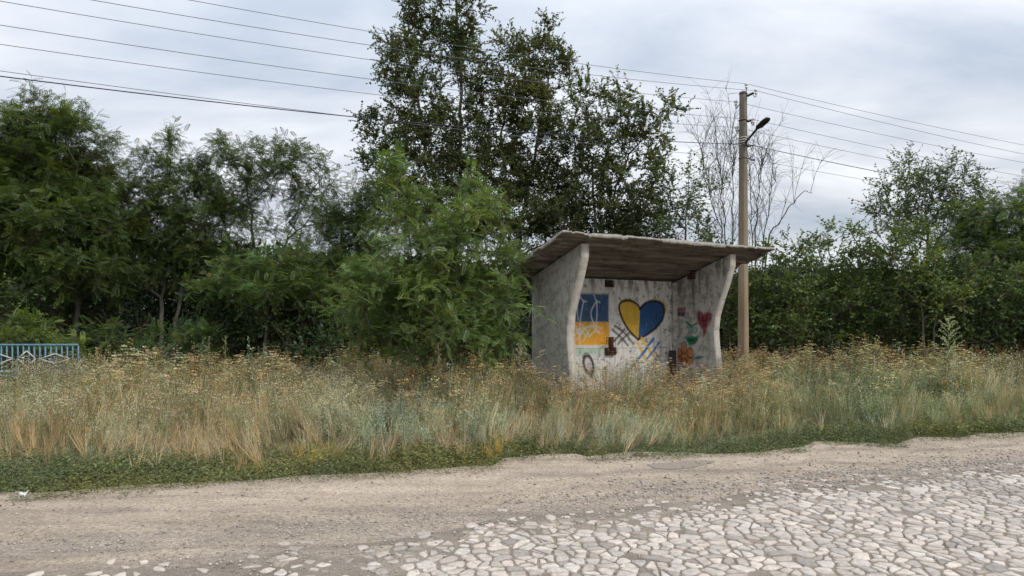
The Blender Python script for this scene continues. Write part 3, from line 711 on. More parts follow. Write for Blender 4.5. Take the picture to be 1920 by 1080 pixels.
# dark beam pocket high on the right wall, rusty brackets on the back wall, rusty bench post
q = NT('rusty_iron'); v = q.vec(); f = q.noise(v, 30, 6, 0.75); M_RUST = q.surf(q.ramp(f, (0.3, (0.030, 0.014, 0.010)), (0.6, (0.085, 0.035, 0.022)), (0.8, (0.19, 0.075, 0.04))), 0.9, f, 0.6, 0.01)
mb = MB(); mb.box(sl(3.76, 1.03, 2.555), (0.10, 0.17, 0.14), [SU, SVd, SZ]); mb.build('beam_end', M_RUST, shelter, bevel=0.008)
mb = MB()
mb.box(sl(1.925, 1.515, 1.075), (0.085, 0.045, 0.34), [SU, SVd, SZ]); mb.box(sl(1.795, 1.50, 0.955), (0.06, 0.05, 0.15), [SU, SVd, SZ])
mb.box(sl(2.005, 1.50, 0.955), (0.05, 0.05, 0.15), [SU, SVd, SZ]); mb.box(sl(1.90, 1.49, 0.885), (0.24, 0.04, 0.03), [SU, SVd, SZ])
mb.box(sl(1.90, 1.49, 0.93), (0.13, 0.05, 0.05), [SU, SVd, SZ])
mb.build('wall_bracket', M_RUST, shelter)
mb = MB()
for a, b in (((1.71, 1.24), (1.96, 1.24)), ((1.71, 1.24), (1.71, 1.06)), ((1.96, 1.24), (1.96, 1.06)), ((1.71, 1.17), (1.86, 1.17)), ((1.79, 1.24), (1.79, 1.06)), ((1.86, 1.24), (1.86, 1.06))):
    mb.bar(sl(a[0], 1.42, a[1]), sl(b[0], 1.42, b[1]), 0.008)
for u in (1.71, 1.96): mb.bar(sl(u, 1.42, 1.06), sl(u, 1.56, 1.04), 0.008)
mb.build('wire_basket', M_RUST, shelter)
q = NT('charred_wood'); v = q.vec((1, 1, .2)); f = q.noise(v, 22, 5, 0.7); M_CHAR = q.surf(q.ramp(f, (0.3, (0.018, 0.016, 0.014)), (0.75, (0.075, 0.065, 0.055))), 0.95, f, 0.7, 0.01)
mb = MB(); mb.box(sl(3.56, 1.40, 0.42), (0.13, 0.10, 1.02), [SU, SVd, SZ]); mb.build('bench_post', M_CHAR, shelter, bevel=0.01)
mb = MB(); mb.box(sl(1.9, 1.2, 0.022), (3.5, 0.9, 0.05), [SU, SVd, SZ]); mb.build('floor_slab', M_CONC, shelter)
# broken corner at the foot of the near side wall
mb = MB()
for i in range(14):
    TV, TF = pebble_template(i % 5); mb.add(TV * r.uniform(.02, .05) + sl(0.09 + r.uniform(-.1, .1), 0.22 + r.uniform(-.12, .08), 0.12 + r.rand() * .25), TF)
mb.build('broken_foot', M_RUST, shelter)

# ================================================================== POLE
q = NT('pole_concrete'); v = q.vec((1, 1, .25)); vo = q.vec(); sp_ = q.n('ShaderNodeSeparateXYZ'); q.l(vo, sp_.inputs[0])
n1 = q.noise(v, 9, 6, 0.7); n2 = q.noise(vo, 60, 5, 0.7); n3 = q.noise(v, 3, 4, 0.6)
hz = q.n('ShaderNodeMapRange'); q.l(sp_.outputs[2], hz.inputs[0]); hz.inputs[1].default_value = 5.6; hz.inputs[2].default_value = 2.0
c = q.ramp(n1, (0.3, (0.105, 0.09, 0.07)), (0.7, (0.22, 0.19, 0.15)))
c = q.mix(q.math('MULTIPLY', hz.outputs[0], 0.65), c, q.ramp(n3, (0.35, (0.29, 0.20, 0.115)), (0.65, (0.44, 0.33, 0.215))))
c = q.mix(q.ramp(n1, (0.60, 0.0), (0.75, 0.45)), c, (0.13, 0.085, 0.06))
c = q.mix(0.5, c, q.mix(1.0, c, q.ramp(n2, (0.3, 0.65), (0.7, 1.25)), 'MULTIPLY'))
M_POLE = q.surf(c, 0.92, q.math('ADD', n1, n2), 0.6, 0.012)
q = NT('porcelain'); M_PORC = q.surf((0.62, 0.62, 0.60), 0.25, spec=0.5)
q = NT('black_iron'); f = q.noise(q.vec(), 30, 4); M_IRON = q.surf(q.ramp(f, (0.3, (0.02, 0.02, 0.02)), (0.7, (0.06, 0.05, 0.045))), 0.6, metal=0.4)
q = NT('strap_metal'); M_STRAP = q.surf((0.62, 0.61, 0.58), 0.5, metal=0.3)
q = NT('wire_alloy'); M_WIRE = q.surf((0.10, 0.105, 0.12), 0.5, metal=0.5)
q = NT('cable_rubber'); M_CABLE = q.surf((0.015, 0.018, 0.035), 0.6)
PD = 16.5
PB = G(1393.5, PD); pole = thing('utility_pole', 'tall weathered concrete utility pole with street lamp standing behind the bus shelter', 'utility pole', PB)
ptop = P(1393.5, 172, PD)[2]
pr_ = rad(38)
mb = MB()
sec = []
for z, a in ((-0.3, 0.222), (0.0, 0.205), (ptop - 0.03, 0.140), (ptop, 0.128)):
    h = a / 2; ch = 0.016
    ring = [(-h+ch,-h),(h-ch,-h),(h,-h+ch),(h,h-ch),(h-ch,h),(-h+ch,h),(-h,h-ch),(-h,-h+ch)]
    sec.append([(x*math.cos(pr_)-y*math.sin(pr_), x*math.sin(pr_)+y*math.cos(pr_), z) for x, y in ring])
zs = np.linspace(0, 1, 30)
V = np.array(sec); full = [V[0]] + [V[1]*(1-t)+V[2]*t for t in zs] + [V[3]]
V = np.array(full).reshape(-1, 3); nr = len(full)
mb.add(V, [(i*8+j, i*8+(j+1) % 8, (i+1)*8+(j+1) % 8, (i+1)*8+j) for i in range(nr-1) for j in range(8)])
mb.add(V[-8:], [(0, 1, 2, 3, 4, 5, 6, 7)])
mb.build('post', M_POLE, pole)
def R_(px, py, D=PD): return P(px, py, D) - PB
def ring_strap(z, half, t, name, mat, hh):
    mb = MB(); h = half
    cs = [(-h,-h),(h,-h),(h,h),(-h,h)]; cs = [np.array([x*math.cos(pr_)-y*math.sin(pr_), x*math.sin(pr_)+y*math.cos(pr_), z]) for x, y in cs]
    for i in range(4): mb.bar(cs[i], cs[(i+1) % 4], t, hh)
    return mb.build(name, mat, pole)
for py in (258.5, 263, 267.5, 272.5): ring_strap(R_(0, py)[2], 0.084 + 0.002, 0.012, 'strap', M_STRAP, 0.016)
ring_strap(R_(0, 176)[2], 0.072, 0.012, 'band', M_IRON, 0.02); ring_strap(R_(0, 226)[2], 0.079, 0.012, 'band', M_IRON, 0.02)
ring_strap(R_(0, 297)[2], 0.088, 0.008, 'band', M_IRON, 0.012)
def insulator(px, py, D, base, ax=(0, 0, 1)):
    c = R_(px, py, D); m_ = MB(); a_ = unit(np.array(ax, float))
    m_.lathe(c - a_ * 0.055, [(0.0, 0), (0.034, 0), (0.038, 0.012), (0.026, 0.03), (0.026, 0.055), (0.044, 0.07), (0.044, 0.10), (0.03, 0.115), (0.0, 0.118)], a_)
    io = m_.build('insulator', M_PORC, pole, smooth=True)
    h_ = MB(); b = np.asarray(base)
    mid = np.array([c[0], c[1], c[2] - 0.13])
    h_.tube([b, b * 0.4 + mid * 0.6 + [0, 0, -0.02], mid, c - a_ * 0.03], 0.009, 6); h_.build('insulator_hook', M_IRON, io)
    return c
i1 = insulator(1399.5, 161, PD - .05, R_(1399, 190, PD - .05))
mb = MB(); mb.bar(R_(1401, 180, PD - .12), R_(1412.5, 174.5, PD - .35), 0.04, 0.04); mb.build('crossarm', M_IRON, pole); mb = MB(); mb.bar(R_(1401, 228, PD - .12), R_(1408, 226, PD - .3), 0.04, 0.04)
mb.build('crossarm', M_IRON, pole)
i2 = insulator(1417.5, 172, PD - .38, R_(1412, 178, PD - .35)); i3 = insulator(1379.5, 193, PD + .1, R_(1386, 196, PD))
i4 = insulator(1412.5, 226, PD - .35, R_(1408, 228, PD - .3)); i5 = insulator(1381.5, 241, PD + .1, R_(1386, 243, PD))
mb = MB(); mb.tube([R_(1402, 274, PD - .12), R_(1404, 275, PD - .2), R_(1407, 273, PD - .25), R_(1414, 273, PD - .3)], [.03, .02, .012, .02], 6)
mb.build('cable_clamp', M_IRON, pole)
mb = MB(); mb.tube([R_(1400, 297, PD - .15), R_(1406, 296, PD - .2), R_(1410, 293, PD - .2)], .010, 6); mb.tube([R_(1409, 300, PD - .25), R_(1415, 300, PD - .25)], [.015, .03], 6)
mb.build('cable_clamp', M_IRON, pole)
# lamp: arm strapped to the pole reaching out over the road
la, lb = R_(1399, 266, PD - .12), R_(1418, 243, PD - .62)
mb = MB(); mb.tube([R_(1398.5, 274, PD - .11), la, lb], 0.026, 8); arm = mb.build('lamp_arm', M_IRON, pole, smooth=True)
d = unit(R_(1441, 222, PD - 1.25) - lb); Ln = np.linalg.norm(R_(1441, 222, PD - 1.25) - lb)
xv = unit(np.cross(d, (0, 0, 1))); yv = np.cross(xv, d)
mb = MB(); V = []; st = [(0, .030, .026), (.10, .040, .034), (.25, .085, .055), (.45, .085, .06), (.70, .092, .060), (.88, .075, .062), (.97, .055, .035), (1.0, .01, .01)]
k_ = 14
for t, a, b in st:
    for j in range(k_):
        an_ = 2 * math.pi * j / k_; yy = math.sin(an_) * b; yy = yy if yy > 0 else yy * 0.55
        V.append(lb + d * Ln * t + xv * math.cos(an_) * a + yv * yy)
mb.add(V, [(i*k_+j, i*k_+(j+1) % k_, (i+1)*k_+(j+1) % k_, (i+1)*k_+j) for i in range(len(st)-1) for j in range(k_)])
lh = mb.build('lamp_head', M_IRON, arm, smooth=True)
lh['label'] = 'dark leaf-shaped street lamp head'

# ================================================================== OVERHEAD WIRES
LDIR = np.array([math.cos(rad(29.5)), math.sin(rad(29.5))]); RDIR = np.array([math.cos(rad(20)), math.sin(rad(20))])
wires = [('topmost thin overhead wire resting on the pole top insulator', None, 355, 0, (1399.5, 157, PD - .05), 272, M_WIRE, .0048),
 ('second overhead wire from the top, carried by the long top bracket', None, 172, 0, (1417.5, 170, PD - .38), 289, M_WIRE, .0048),
 ('third overhead wire from the top, carried by the upper left insulator', None, 0, 2, (1379.5, 191, PD + .1), 305, M_WIRE, .0048),
 ('fourth overhead wire from the top, carried by the insulator beside the lamp', None, 0, 47, (1412.5, 224, PD - .35), 331, M_WIRE, .0048),
 ('fifth overhead wire from the top, carried by the small left insulator', None, 0, 83, (1381.5, 239, PD + .1), 347, M_WIRE, .0048),
 ('lowest thin overhead wire, clamped to the pole below the lamp straps', None, 0, 133, (1400, 297, PD - .15), 385, M_WIRE, .0045),
 ('thick dark twisted overhead cable clamped just below the lamp arm', None, 0, 143, (1402, 271, PD - .15), 372, M_CABLE, .0085)]
for lab, _, tq, zq, ins, yr, mt, rr_ in wires:
    p0 = P(*ins); sq = (tq - 960) / F0; py_ = zq; tq = (p0[0] - sq * p0[1]) / (LDIR[0] - sq * LDIR[1]); zq = CAMH + (600 - py_) / F0 * (p0[1] - LDIR[1] * tq); a = (p0[2] - zq) / (tq * (35 - tq)); t = np.linspace(0, 35, 50)
    left = np.stack([p0[0] - LDIR[0] * t, p0[1] - LDIR[1] * t, p0[2] - a * t * (35 - t)], 1)
    te = (0.75 * p0[1] - p0[0]) / (RDIR[0] - 0.75 * RDIR[1]); De_ = p0[1] + te * RDIR[1]; ze = CAMH + (600 - yr) / F0 * De_
    a2 = (p0[2] - ze) / (te * (45 - te)); t = np.linspace(0, 45, 50)
    right = np.stack([p0[0] + RDIR[0] * t, p0[1] + RDIR[1] * t, p0[2] - a2 * t * (45 - t)], 1)
    mb = MB(); pts_ = np.concatenate([left[::-1], right[1:]]); mb.tube(pts_, rr_, 5)
    o = mb.build('overhead_cable' if mt is M_CABLE else 'overhead_wire', mt, origin=None, smooth=True)
    tag(o, lab, 'cable' if mt is M_CABLE else 'wire', 'overhead lines on the pole')

# ================================================================== BLUE FENCE
q = NT('blue_paint'); v = q.vec(); f = q.noise(v, 25, 5, 0.7)
M_BLUE = q.surf(q.ramp(f, (0.32, (0.10, 0.085, 0.07)), (0.40, (0.09, 0.20, 0.275)), (0.75, (0.16, 0.30, 0.385))), 0.6, f, 0.3, 0.005)
q = NT('white_paint'); f = q.noise(q.vec(), 25, 5, 0.7); M_WHITE = q.surf(q.ramp(f, (0.3, (0.30, 0.27, 0.23)), (0.42, (0.55, 0.54, 0.51))), 0.6)
FD = 13.6
fence = thing('metal_fence', 'blue welded metal fence panel with white diamond ornaments standing in the weeds', 'fence', G(60, FD))
FB = G(60, FD)
fz = lambda py: P(0, py, FD)[2]
fx = lambda px: P(px, 0, FD)[0] - FB[0]
x0, x1 = fx(-330), fx(147)
for py0, w_ in ((646.5, .035), (696, .03), (705, .03)):
    mb = MB(); mb.bar((x0, 0, fz(py0)), (x1, 0, fz(py0)), .03, w_); mb.build('rail', M_BLUE, fence)
px_ = 147.0
while px_ > -330:
    mb = MB(); mb.bar((fx(px_), 0, fz(705) + .015), (fx(px_), 0, fz(646.5) - .017), .022); mb.build('picket', M_BLUE, fence); px_ -= 10.3
for px_ in (145, 55, -90, -250):
    mb = MB(); mb.bar((fx(px_), .03, -0.2), (fx(px_), .03, fz(700)), .05); mb.build('leg', M_BLUE, fence)
for cx, hw, hh in ((52, 17, 14.5), (105, 28, 9.5), (-2, 28, 9.5), (-55, 17, 14.5), (-108, 28, 9.5), (-160, 17, 14.5), (-212, 28, 9.5), (-265, 17, 14.5)):
    mb = MB(); pp = [(fx(cx - hw), fz(672.5)), (fx(cx), fz(672.5 - hh)), (fx(cx + hw), fz(672.5)), (fx(cx), fz(672.5 + hh))]
    for i in range(4):
        a, b = pp[i], pp[(i + 1) % 4]; mb.bar((a[0], -.03, a[1]), (b[0], -.03, b[1]), .016, .02)
    mb.build('diamond_ornament', M_WHITE, fence)
# litter
c = G(42, 1280 * 1.6 / (938 - 600)); r = np.random.RandomState(2)
TV = r.randn(14, 3) * [.05, .04, .02]; mb = MB()
gxs = np.linspace(-1, 1, 7); gv = np.array([(x * .04, y * .03, 0.03 * vnoise(x * 3, y * 3, 1, 3) + 0.02 * (x * y)) for y in gxs for x in gxs])
mb.add(gv + np.array([0, 0, .05]), [(i*7+j, i*7+j+1, (i+1)*7+j+1, (i+1)*7+j) for i in range(6) for j in range(6)])
o = mb.build('paper_scrap', M_WHITE); o.location = tuple(c); o.modifiers.new('thickness', 'SOLIDIFY').thickness = 0.002
tag(o, 'crumpled white paper scrap lying at the verge near the dirt shoulder', 'litter')

# ================================================================== TREES
def frames(d, rng, up_bias=1.0, roll=0.4):
    """axes for leaves that grow along d with their faces turned mostly upward"""
    n = len(d); d = unit(d)
    up = np.tile([0, 0, 1.], (n, 1)) * up_bias + rng.randn(n, 3) * roll
    a = unit(np.cross(d, up)); c = np.cross(a, d)
    return a, d, c
def frond_template(pairs=7, wl=0.27, droop=0.22):
    V, F, T = [], [], []
    def leaf(p, tip, w):
        p = np.array(p); tip = np.array(tip); m = p * .45 + tip * .55; dd = unit(tip - p); sd_ = np.array([-dd[1], dd[0], 0]) * w
        k = len(V); V.extend([p, m + sd_, tip, m - sd_]); F.append((k, k+1, k+2, k+3)); T.extend([[1, 1, 1]] * 4)
    z = lambda y: -droop * y * y
    for i in range(pairs):
        y = 0.12 + 0.80 * i / (pairs - 1); wl_ = wl * (1 - 0.35 * abs(y - 0.45) * 1.6)
        for sg in (-1, 1): leaf((0.01 * sg, y, z(y)), (wl_ * sg, y + 0.06, z(y) - 0.03), 0.44 / (pairs + 2))
    leaf((0, .92, z(.92)), (0, 1.15, z(1.15)), 0.055)
    k = len(V); V.extend([np.array([-.006, 0, 0]), np.array([.006, 0, 0]), np.array([.006, 1, z(1)]), np.array([-.006, 1, z(1)])]); F.append((k, k+1, k+2, k+3)); T.extend([[.8, .6, .6]] * 4)
    return np.array(V), np.array(F), np.array(T, float)
FR = frond_template(8, 0.22, 0.22)
FRL = frond_template(6, 0.26, 0.28)
LEAF = (np.array([(0, 0, 0), (.30, .45, .06), (0, 1, -.05), (-.30, .45, .06)]), np.array([(0, 1, 2, 3)]), np.ones((4, 3)))
LEAF2 = (np.array([(0, 0, 0), (.24, .3, .07), (.20, .72, .04), (0, 1, -.08), (-.20, .72, .04), (-.24, .3, .07), (0, .35, 0), (0, .7, -.02)]),
         np.array([(0, 1, 2, 6), (6, 2, 3, 7), (0, 6, 7, 5), (5, 7, 3, 4)]), np.ones((8, 3)))

def tubes_from_tree(pos, par, r, kmin=3):
    ch = np.where(par >= 0)[0]; a = pos[par[ch]]; b = pos[ch]; d = unit(b - a)
    ref = np.where(np.abs(d[:, 2:3]) < .9, [[0, 0, 1.]], [[1., 0, 0]]); x = unit(np.cross(d, ref)); y = np.cross(x, d)
    ra = np.minimum(r[par[ch]], r[ch] * 1.35); rb = r[ch]
    outV, outF, n0 = [], [], 0
    for k, sel in ((6, rb > 0.02), (3, rb <= 0.02)):
        if not sel.any(): continue
        A, B, X, Y = a[sel], b[sel], x[sel], y[sel]; Ra, Rb = ra[sel], rb[sel]; m = len(A)
        an = np.arange(k) * 2 * math.pi / k; cs, sn = np.cos(an), np.sin(an)
        off = X[:, None] * cs[None, :, None] + Y[:, None] * sn[None, :, None]
        V = np.concatenate([A[:, None] + off * Ra[:, None, None], B[:, None] + off * Rb[:, None, None]], 1).reshape(-1, 3)
        j = np.arange(k); q_ = np.stack([j, (j+1) % k, (j+1) % k + k, j + k], 1)
        F = (q_[None] + (np.arange(m) * 2 * k)[:, None, None]).reshape(-1, 4) + n0
        outV.append(V); outF.append(F); n0 += len(V)
    return np.concatenate(outV), np.concatenate(outF)
def skeleton(rng, trunks, targets, up=0.9, step=0.28, wob=0.05):
    pos, par, pl = [], [], []
    for tr in trunks:
        tr = np.array(tr); last = -1 if not pos else 0
        prev = tr[0]; 
        if last == -1: pos.append(tr[0]); par.append(-1); pl.append(0.0); last = 0
        else: pos.append(tr[0]); par.append(-1); pl.append(0.0); last = len(pos) - 1
        for q_ in tr[1:]:
            m = max(1, int(np.linalg.norm(q_ - prev) / step))
            for i in range(1, m + 1):
                p = prev + (q_ - prev) * i / m + rng.randn(3) * wob * 0.5; pos.append(p); par.append(last); pl.append(pl[last] + step); last = len(pos) - 1
            prev = q_
    base = np.array(trunks[0][0]); order = np.argsort(np.linalg.norm((targets - base) * [1.3, 1.3, 1], axis=1))
    ends = []
    P_ = np.array(pos); 
    pos = list(P_)
    arr = np.zeros((len(pos) + len(targets) * 30, 3)); arr[:len(pos)] = P_; n = len(pos)
    plen = np.zeros(len(arr)); plen[:n] = pl
    par = list(par)
    for ti in order:
        t = targets[ti]; dv = t - arr[:n]; d = np.linalg.norm(dv, axis=1); hz_ = np.hypot(dv[:, 0], dv[:, 1])
        cost = d + 0.12 * plen[:n] + 1.2 * np.maximum(0, up * hz_ * 0.7 - dv[:, 2])
        j = int(np.argmin(cost)); p0 = arr[j].copy(); dist = d[j]
        pd = unit((arr[j] - arr[par[j]])[None])[0] if par[j] >= 0 else np.array([0, 0, 1.])
        ctrl = p0 + pd * dist * 0.30 + np.array([0, 0, dist * 0.10]) + rng.randn(3) * dist * 0.07
        m = int(min(28, max(1, dist / step))); last = j
        for i in range(1, m + 1):
            s_ = i / m; p = (1-s_)**2 * p0 + 2*s_*(1-s_) * ctrl + s_*s_ * t + (rng.randn(3) * wob * .4 if i < m else 0)
            arr[n] = p; par.append(last); plen[n] = plen[last] + dist / m; last = n; n += 1
        ends.append(last)
    arr = arr[:n]; par = np.array(par); cnt = np.zeros(n)
    for e_ in ends: cnt[e_] += 1
    for i in range(n - 1, -1, -1):
        if par[i] >= 0: cnt[par[i]] += cnt[i]
    return arr, par, np.maximum(cnt, .6), np.array(ends), order
DM = {'locust': 8.0, 'elm': 9.0}
def lobes_pts(rng, lobes, dens, depth=0.85):
    out, cen = [], []
    for (px, py, rx, ry, D) in lobes:
        c = P(px, py, D); k = D / F0; R = np.array([rx * k, rx * k * depth, ry * k])
        n = max(6, int(dens * R[0] * R[1] * R[2] * 4.19 ** 1.0))
        v = unit(rng.randn(n, 3)) * (rng.rand(n, 1) ** (1 / 2.5)); out.append(c + v * R); cen.append(np.tile(c, (n, 1)))
    return np.concatenate(out), np.concatenate(cen)
def tree(name, label, cat, base, trunks, lobes, kind, seed, dens=3.0, r0=0.012, col=(0.06, 0.09, 0.03), group=None, leaves=9, twigs=4, lsize=None,
         twl=0.45, hl=None, minz=0.25, depth=.85, rexp=.46, upb=0.45):
    rng = np.random.RandomState(seed); base = np.asarray(base, float)
    T, Cn = lobes_pts(rng, lobes, dens * DM[kind], depth); ok_ = T[:, 2] > minz; T, Cn = T[ok_], Cn[ok_]
    tr = [[base + np.array([0.12 * i * (1 if i % 2 else -1), 0.06 * i, -0.2])] + [np.asarray(p, float) for p in t] for i, t in enumerate(trunks)]
    pos, par, cnt, ends, order = skeleton(rng, tr, T)
    r = r0 * 0.42 * cnt ** rexp + .001
    # twigs and leaves
    T2, C2 = pos[ends], Cn[order]; n = len(T2)
    out = unit(T2 - C2 + rng.randn(n, 3) * .2)
    tb = np.repeat(T2, twigs, 0); to = np.repeat(out, twigs, 0)
    td = unit(to * 0.55 + rng.randn(n * twigs, 3) * 0.75 + np.array([0, 0, upb])); tl = twl * (0.6 + 0.7 * rng.rand(n * twigs))
    cl = np.repeat(0.62 + 0.60 * rng.rand(n), twigs) * (0.85 + .3 * rng.rand(n * twigs)); hueb = np.repeat(rng.rand(n), twigs)
    f = (np.arange(leaves) + 0.6) / leaves
    m = len(tb); Lp = (tb[:, None] + td[:, None] * (tl[:, None] * f[None])[..., None])
    Lp[..., 2] -= (0.10 * (f[None] ** 2) * tl[:, None]); Lp = Lp.reshape(-1, 3)
    ld = np.repeat(td, leaves, 0); N_ = len(Lp)
    c = np.array(col)[None] * np.repeat(cl, leaves)[:, None] * (0.75 + .5 * rng.rand(N_, 1)) 
    hh = np.repeat(hueb, leaves)[:, None] * 0.7 + 0.3 * rng.rand(N_, 1); c = c * (1 + (hh - .5) * np.array([0.50, 0.10, -0.25]))
    rare = rng.rand(N_) < 0.006; c[rare] = np.array([0.22, 0.17, 0.03])
    side = rng.randn(N_, 3); side[:, 2] *= .5; 
    if kind == 'locust':
        d_ = unit(ld * 0.45 + side * 0.8 + [0, 0, -0.05]); A, B, Cx = frames(d_, rng, 1.0, .35); sz = (lsize or 0.22) * (0.65 + .6 * rng.rand(N_)); tp = FR if N_ < 15000 else FRL
    else:
        d_ = unit(ld * 0.6 + side * 0.8 + [0, 0, -0.15]); A, B, Cx = frames(d_, rng, 1.0, .7); sz = (lsize or 0.075) * (0.6 + .7 * rng.rand(N_)); tp = LEAF
    V, F, Cc = instance(tp[0], tp[1], Lp, A, B, Cx, sz, c, tp[2])
    root = thing(name, label, cat, base, group=group)
    crown = pmesh('crown', V - base, F, M_LEAF, root, col=Cc)
    # twigs as tubes of three sides, joined to the branches
    tv = np.concatenate([tb, tb + td * tl[:, None] * 0.95 - np.array([0, 0, .08]) * tl[:, None]]); tpar = np.concatenate([-np.ones(m, int), np.arange(m)])
    Vb, Fb = tubes_from_tree(pos, par, r); Vt, Ft = tubes_from_tree(tv, tpar, np.full(2 * m, 0.0035))
    pmesh('trunk', np.concatenate([Vb, Vt]) - base, np.concatenate([Fb, Ft + len(Vb)]), M_BARK, root)
    print(name, 'cl', n, 'leaves', N_, 'faces', len(F)); return root

def lob(D, *l): return [(a, b, c, d, D + (i % 3 - 1) * 0.35) for i, (a, b, c, d) in enumerate(l)]
LOC, ELM = 'row of locust trees on the left', 'tall elms behind the shelter'
cl1 = (0.105, 0.148, 0.040)
tree('locust_tree', 'tallest dark locust tree at the far left, rising behind the blue fence', 'tree', G(115, 17.3), [[P(105, 560, 17.3), P(85, 420, 17.3), P(110, 300, 17.2)], [P(150, 540, 17.4), P(170, 420, 17.5)]],
     lob(17.2, (90, 225, 60, 42), (140, 265, 60, 45), (40, 270, 70, 55), (-60, 330, 90, 90), (60, 340, 110, 65), (160, 330, 62, 55), (90, 420, 125, 65), (190, 420, 60, 60), (20, 500, 95, 60), (150, 500, 90, 50)),
     'locust', 1, dens=2.7, col=cl1, group=LOC, leaves=7, twigs=6, twl=.5)
tree('locust_tree', 'slender locust tree with a pointed top, second from the left of the row', 'tree', G(300, 18.2), [[P(305, 560, 18.2), P(320, 400, 18.2), P(318, 290, 18.1)], [P(340, 560, 18.4), P(372, 430, 18.3)]],
     lob(18.2, (318, 268, 22, 24), (292, 315, 42, 36), (342, 330, 42, 40), (255, 385, 50, 60), (370, 385, 55, 55), (310, 430, 75, 50), (245, 480, 55, 55), (390, 470, 55, 50), (340, 500, 60, 40)),
     'locust', 2, dens=2.9, col=cl1, group=LOC, leaves=7, twigs=6, twl=.5)
tree('locust_tree', 'airy umbrella-shaped locust tree with visible forked branches, left of centre', 'tree', G(490, 18.8), [[P(492, 600, 18.8), P(480, 470, 18.8), P(462, 340, 18.7)], [P(510, 590, 18.9), P(540, 440, 18.8), P(590, 350, 18.6)]],
     lob(18.7, (440, 285, 42, 26), (405, 320, 40, 32), (500, 290, 44, 28), (560, 310, 50, 28), (612, 330, 34, 24), (470, 345, 60, 30), (580, 370, 50, 34), (425, 395, 55, 38), (620, 405, 30, 40), (520, 425, 40, 24), (430, 460, 50, 40)),
     'locust', 3, dens=2.6, col=(0.108, 0.142, 0.042), group=LOC, leaves=7, twigs=6, twl=.5)
tree('locust_tree', 'low dark locust tree in the gap just left of the bright feathery sapling', 'tree', G(630, 17.0), [[P(630, 560, 17), P(640, 440, 17)]],
     lob(17, (655, 395, 45, 45), (610, 440, 55, 45), (690, 430, 50, 60), (600, 500, 70, 50), (680, 510, 65, 55), (650, 575, 90, 45), (690, 370, 34, 30)), 'locust', 4, dens=2.8, col=(0.095, 0.142, 0.04), group=LOC, leaves=6, twigs=6, twl=.45)
tree('locust_sapling', 'big bright green feathery locust sapling leaning over the left side of the bus shelter', 'tree', G(800, 12.2),
     [[P(790, 560, 12.2), P(760, 420, 12.2), P(745, 320, 12.1)], [P(820, 560, 12.2), P(870, 420, 12.1), P(885, 340, 12.1)], [P(850, 610, 12.1), P(920, 520, 11.9)]],
     lob(12.1, (745, 326, 18, 26), (745, 372, 26, 32), (882, 348, 18, 26), (880, 394, 30, 32), (800, 415, 44, 40), (925, 405, 28, 42), (745, 450, 48, 46), (830, 470, 80, 60), (925, 485, 48, 50), (700, 530, 70, 45),
      (790, 545, 90, 55), (900, 560, 72, 52), (960, 570, 36, 36), (655, 590, 48, 30), (740, 610, 85, 42), (850, 625, 85, 40), (930, 630, 50, 40), (700, 655, 50, 24), (790, 665, 60, 24), (880, 670, 60, 24)),
     'locust', 5, minz=.1, dens=5.6, col=(0.195, 0.27, 0.085), leaves=6, twigs=6, lsize=.18, twl=.34, r0=.010, depth=.75)
tree('locust_shrub', 'pale green locust shrub at mid height left of the feathery sapling', 'shrub', G(500, 15.6), [[P(500, 600, 15.6), P(495, 520, 15.6)]],
     lob(15.6, (470, 510, 58, 26), (540, 500, 52, 26), (410, 540, 48, 28), (520, 550, 85, 28), (590, 540, 45, 25)), 'locust', 6, dens=4.5, col=(0.11, 0.165, 0.045), leaves=6, twigs=6, twl=.4)
tree('locust_shrub', 'small yellow-green locust sprout just behind the blue fence', 'shrub', G(65, 14.6), [[P(62, 620, 14.6)], [P(95, 630, 14.6)]],
     lob(14.5, (62, 607, 28, 14), (30, 635, 36, 16), (100, 640, 34, 14), (140, 660, 30, 14)), 'locust', 7, dens=9, col=(0.14, 0.19, 0.035), leaves=5, twigs=4, twl=.3, lsize=.24)
tree('locust_shrub', 'low spreading locust shrub in front of the dark thicket right of the blue fence', 'shrub', G(300, 15.2), [[P(290, 650, 15.2)], [P(330, 650, 15.2)]],
     lob(15.1, (205, 640, 48, 22), (300, 650, 45, 20), (255, 665, 60, 18), (350, 640, 40, 30), (395, 655, 35, 26)), 'locust', 8, dens=6, col=(0.095, 0.15, 0.042), leaves=6, twigs=4, twl=.35)
ce = (0.105, 0.125, 0.044)
tree('elm_tree', 'tallest dark elm whose top leaves the picture, left of the two others', 'tree', G(850, 20),
     [[P(855, 450, 20), P(862, 280, 20), P(865, 100, 20), P(850, -40, 20)], [P(840, 450, 20.2), P(800, 280, 20), P(770, 120, 19.8)], [P(830, 470, 20.3), P(740, 330, 20.4)]],
     lob(20, (800, 5, 50, 38), (850, -70, 75, 45), (775, 60, 44, 36), (880, 25, 42, 42), (735, 85, 34, 32), (840, 85, 60, 44), (770, 130, 56, 44), (890, 130, 42, 50), (730, 165, 30, 26), (790, 195, 58, 46),
       (690, 222, 22, 14), (725, 255, 46, 34), (800, 260, 60, 50), (870, 230, 52, 60), (720, 315, 48, 42), (790, 340, 65, 46), (870, 330, 55, 60), (740, 390, 70, 45), (850, 410, 70, 50)),
     'elm', 11, dens=2.3, col=ce, group=ELM, leaves=19, twigs=7, lsize=.076, twl=.46)
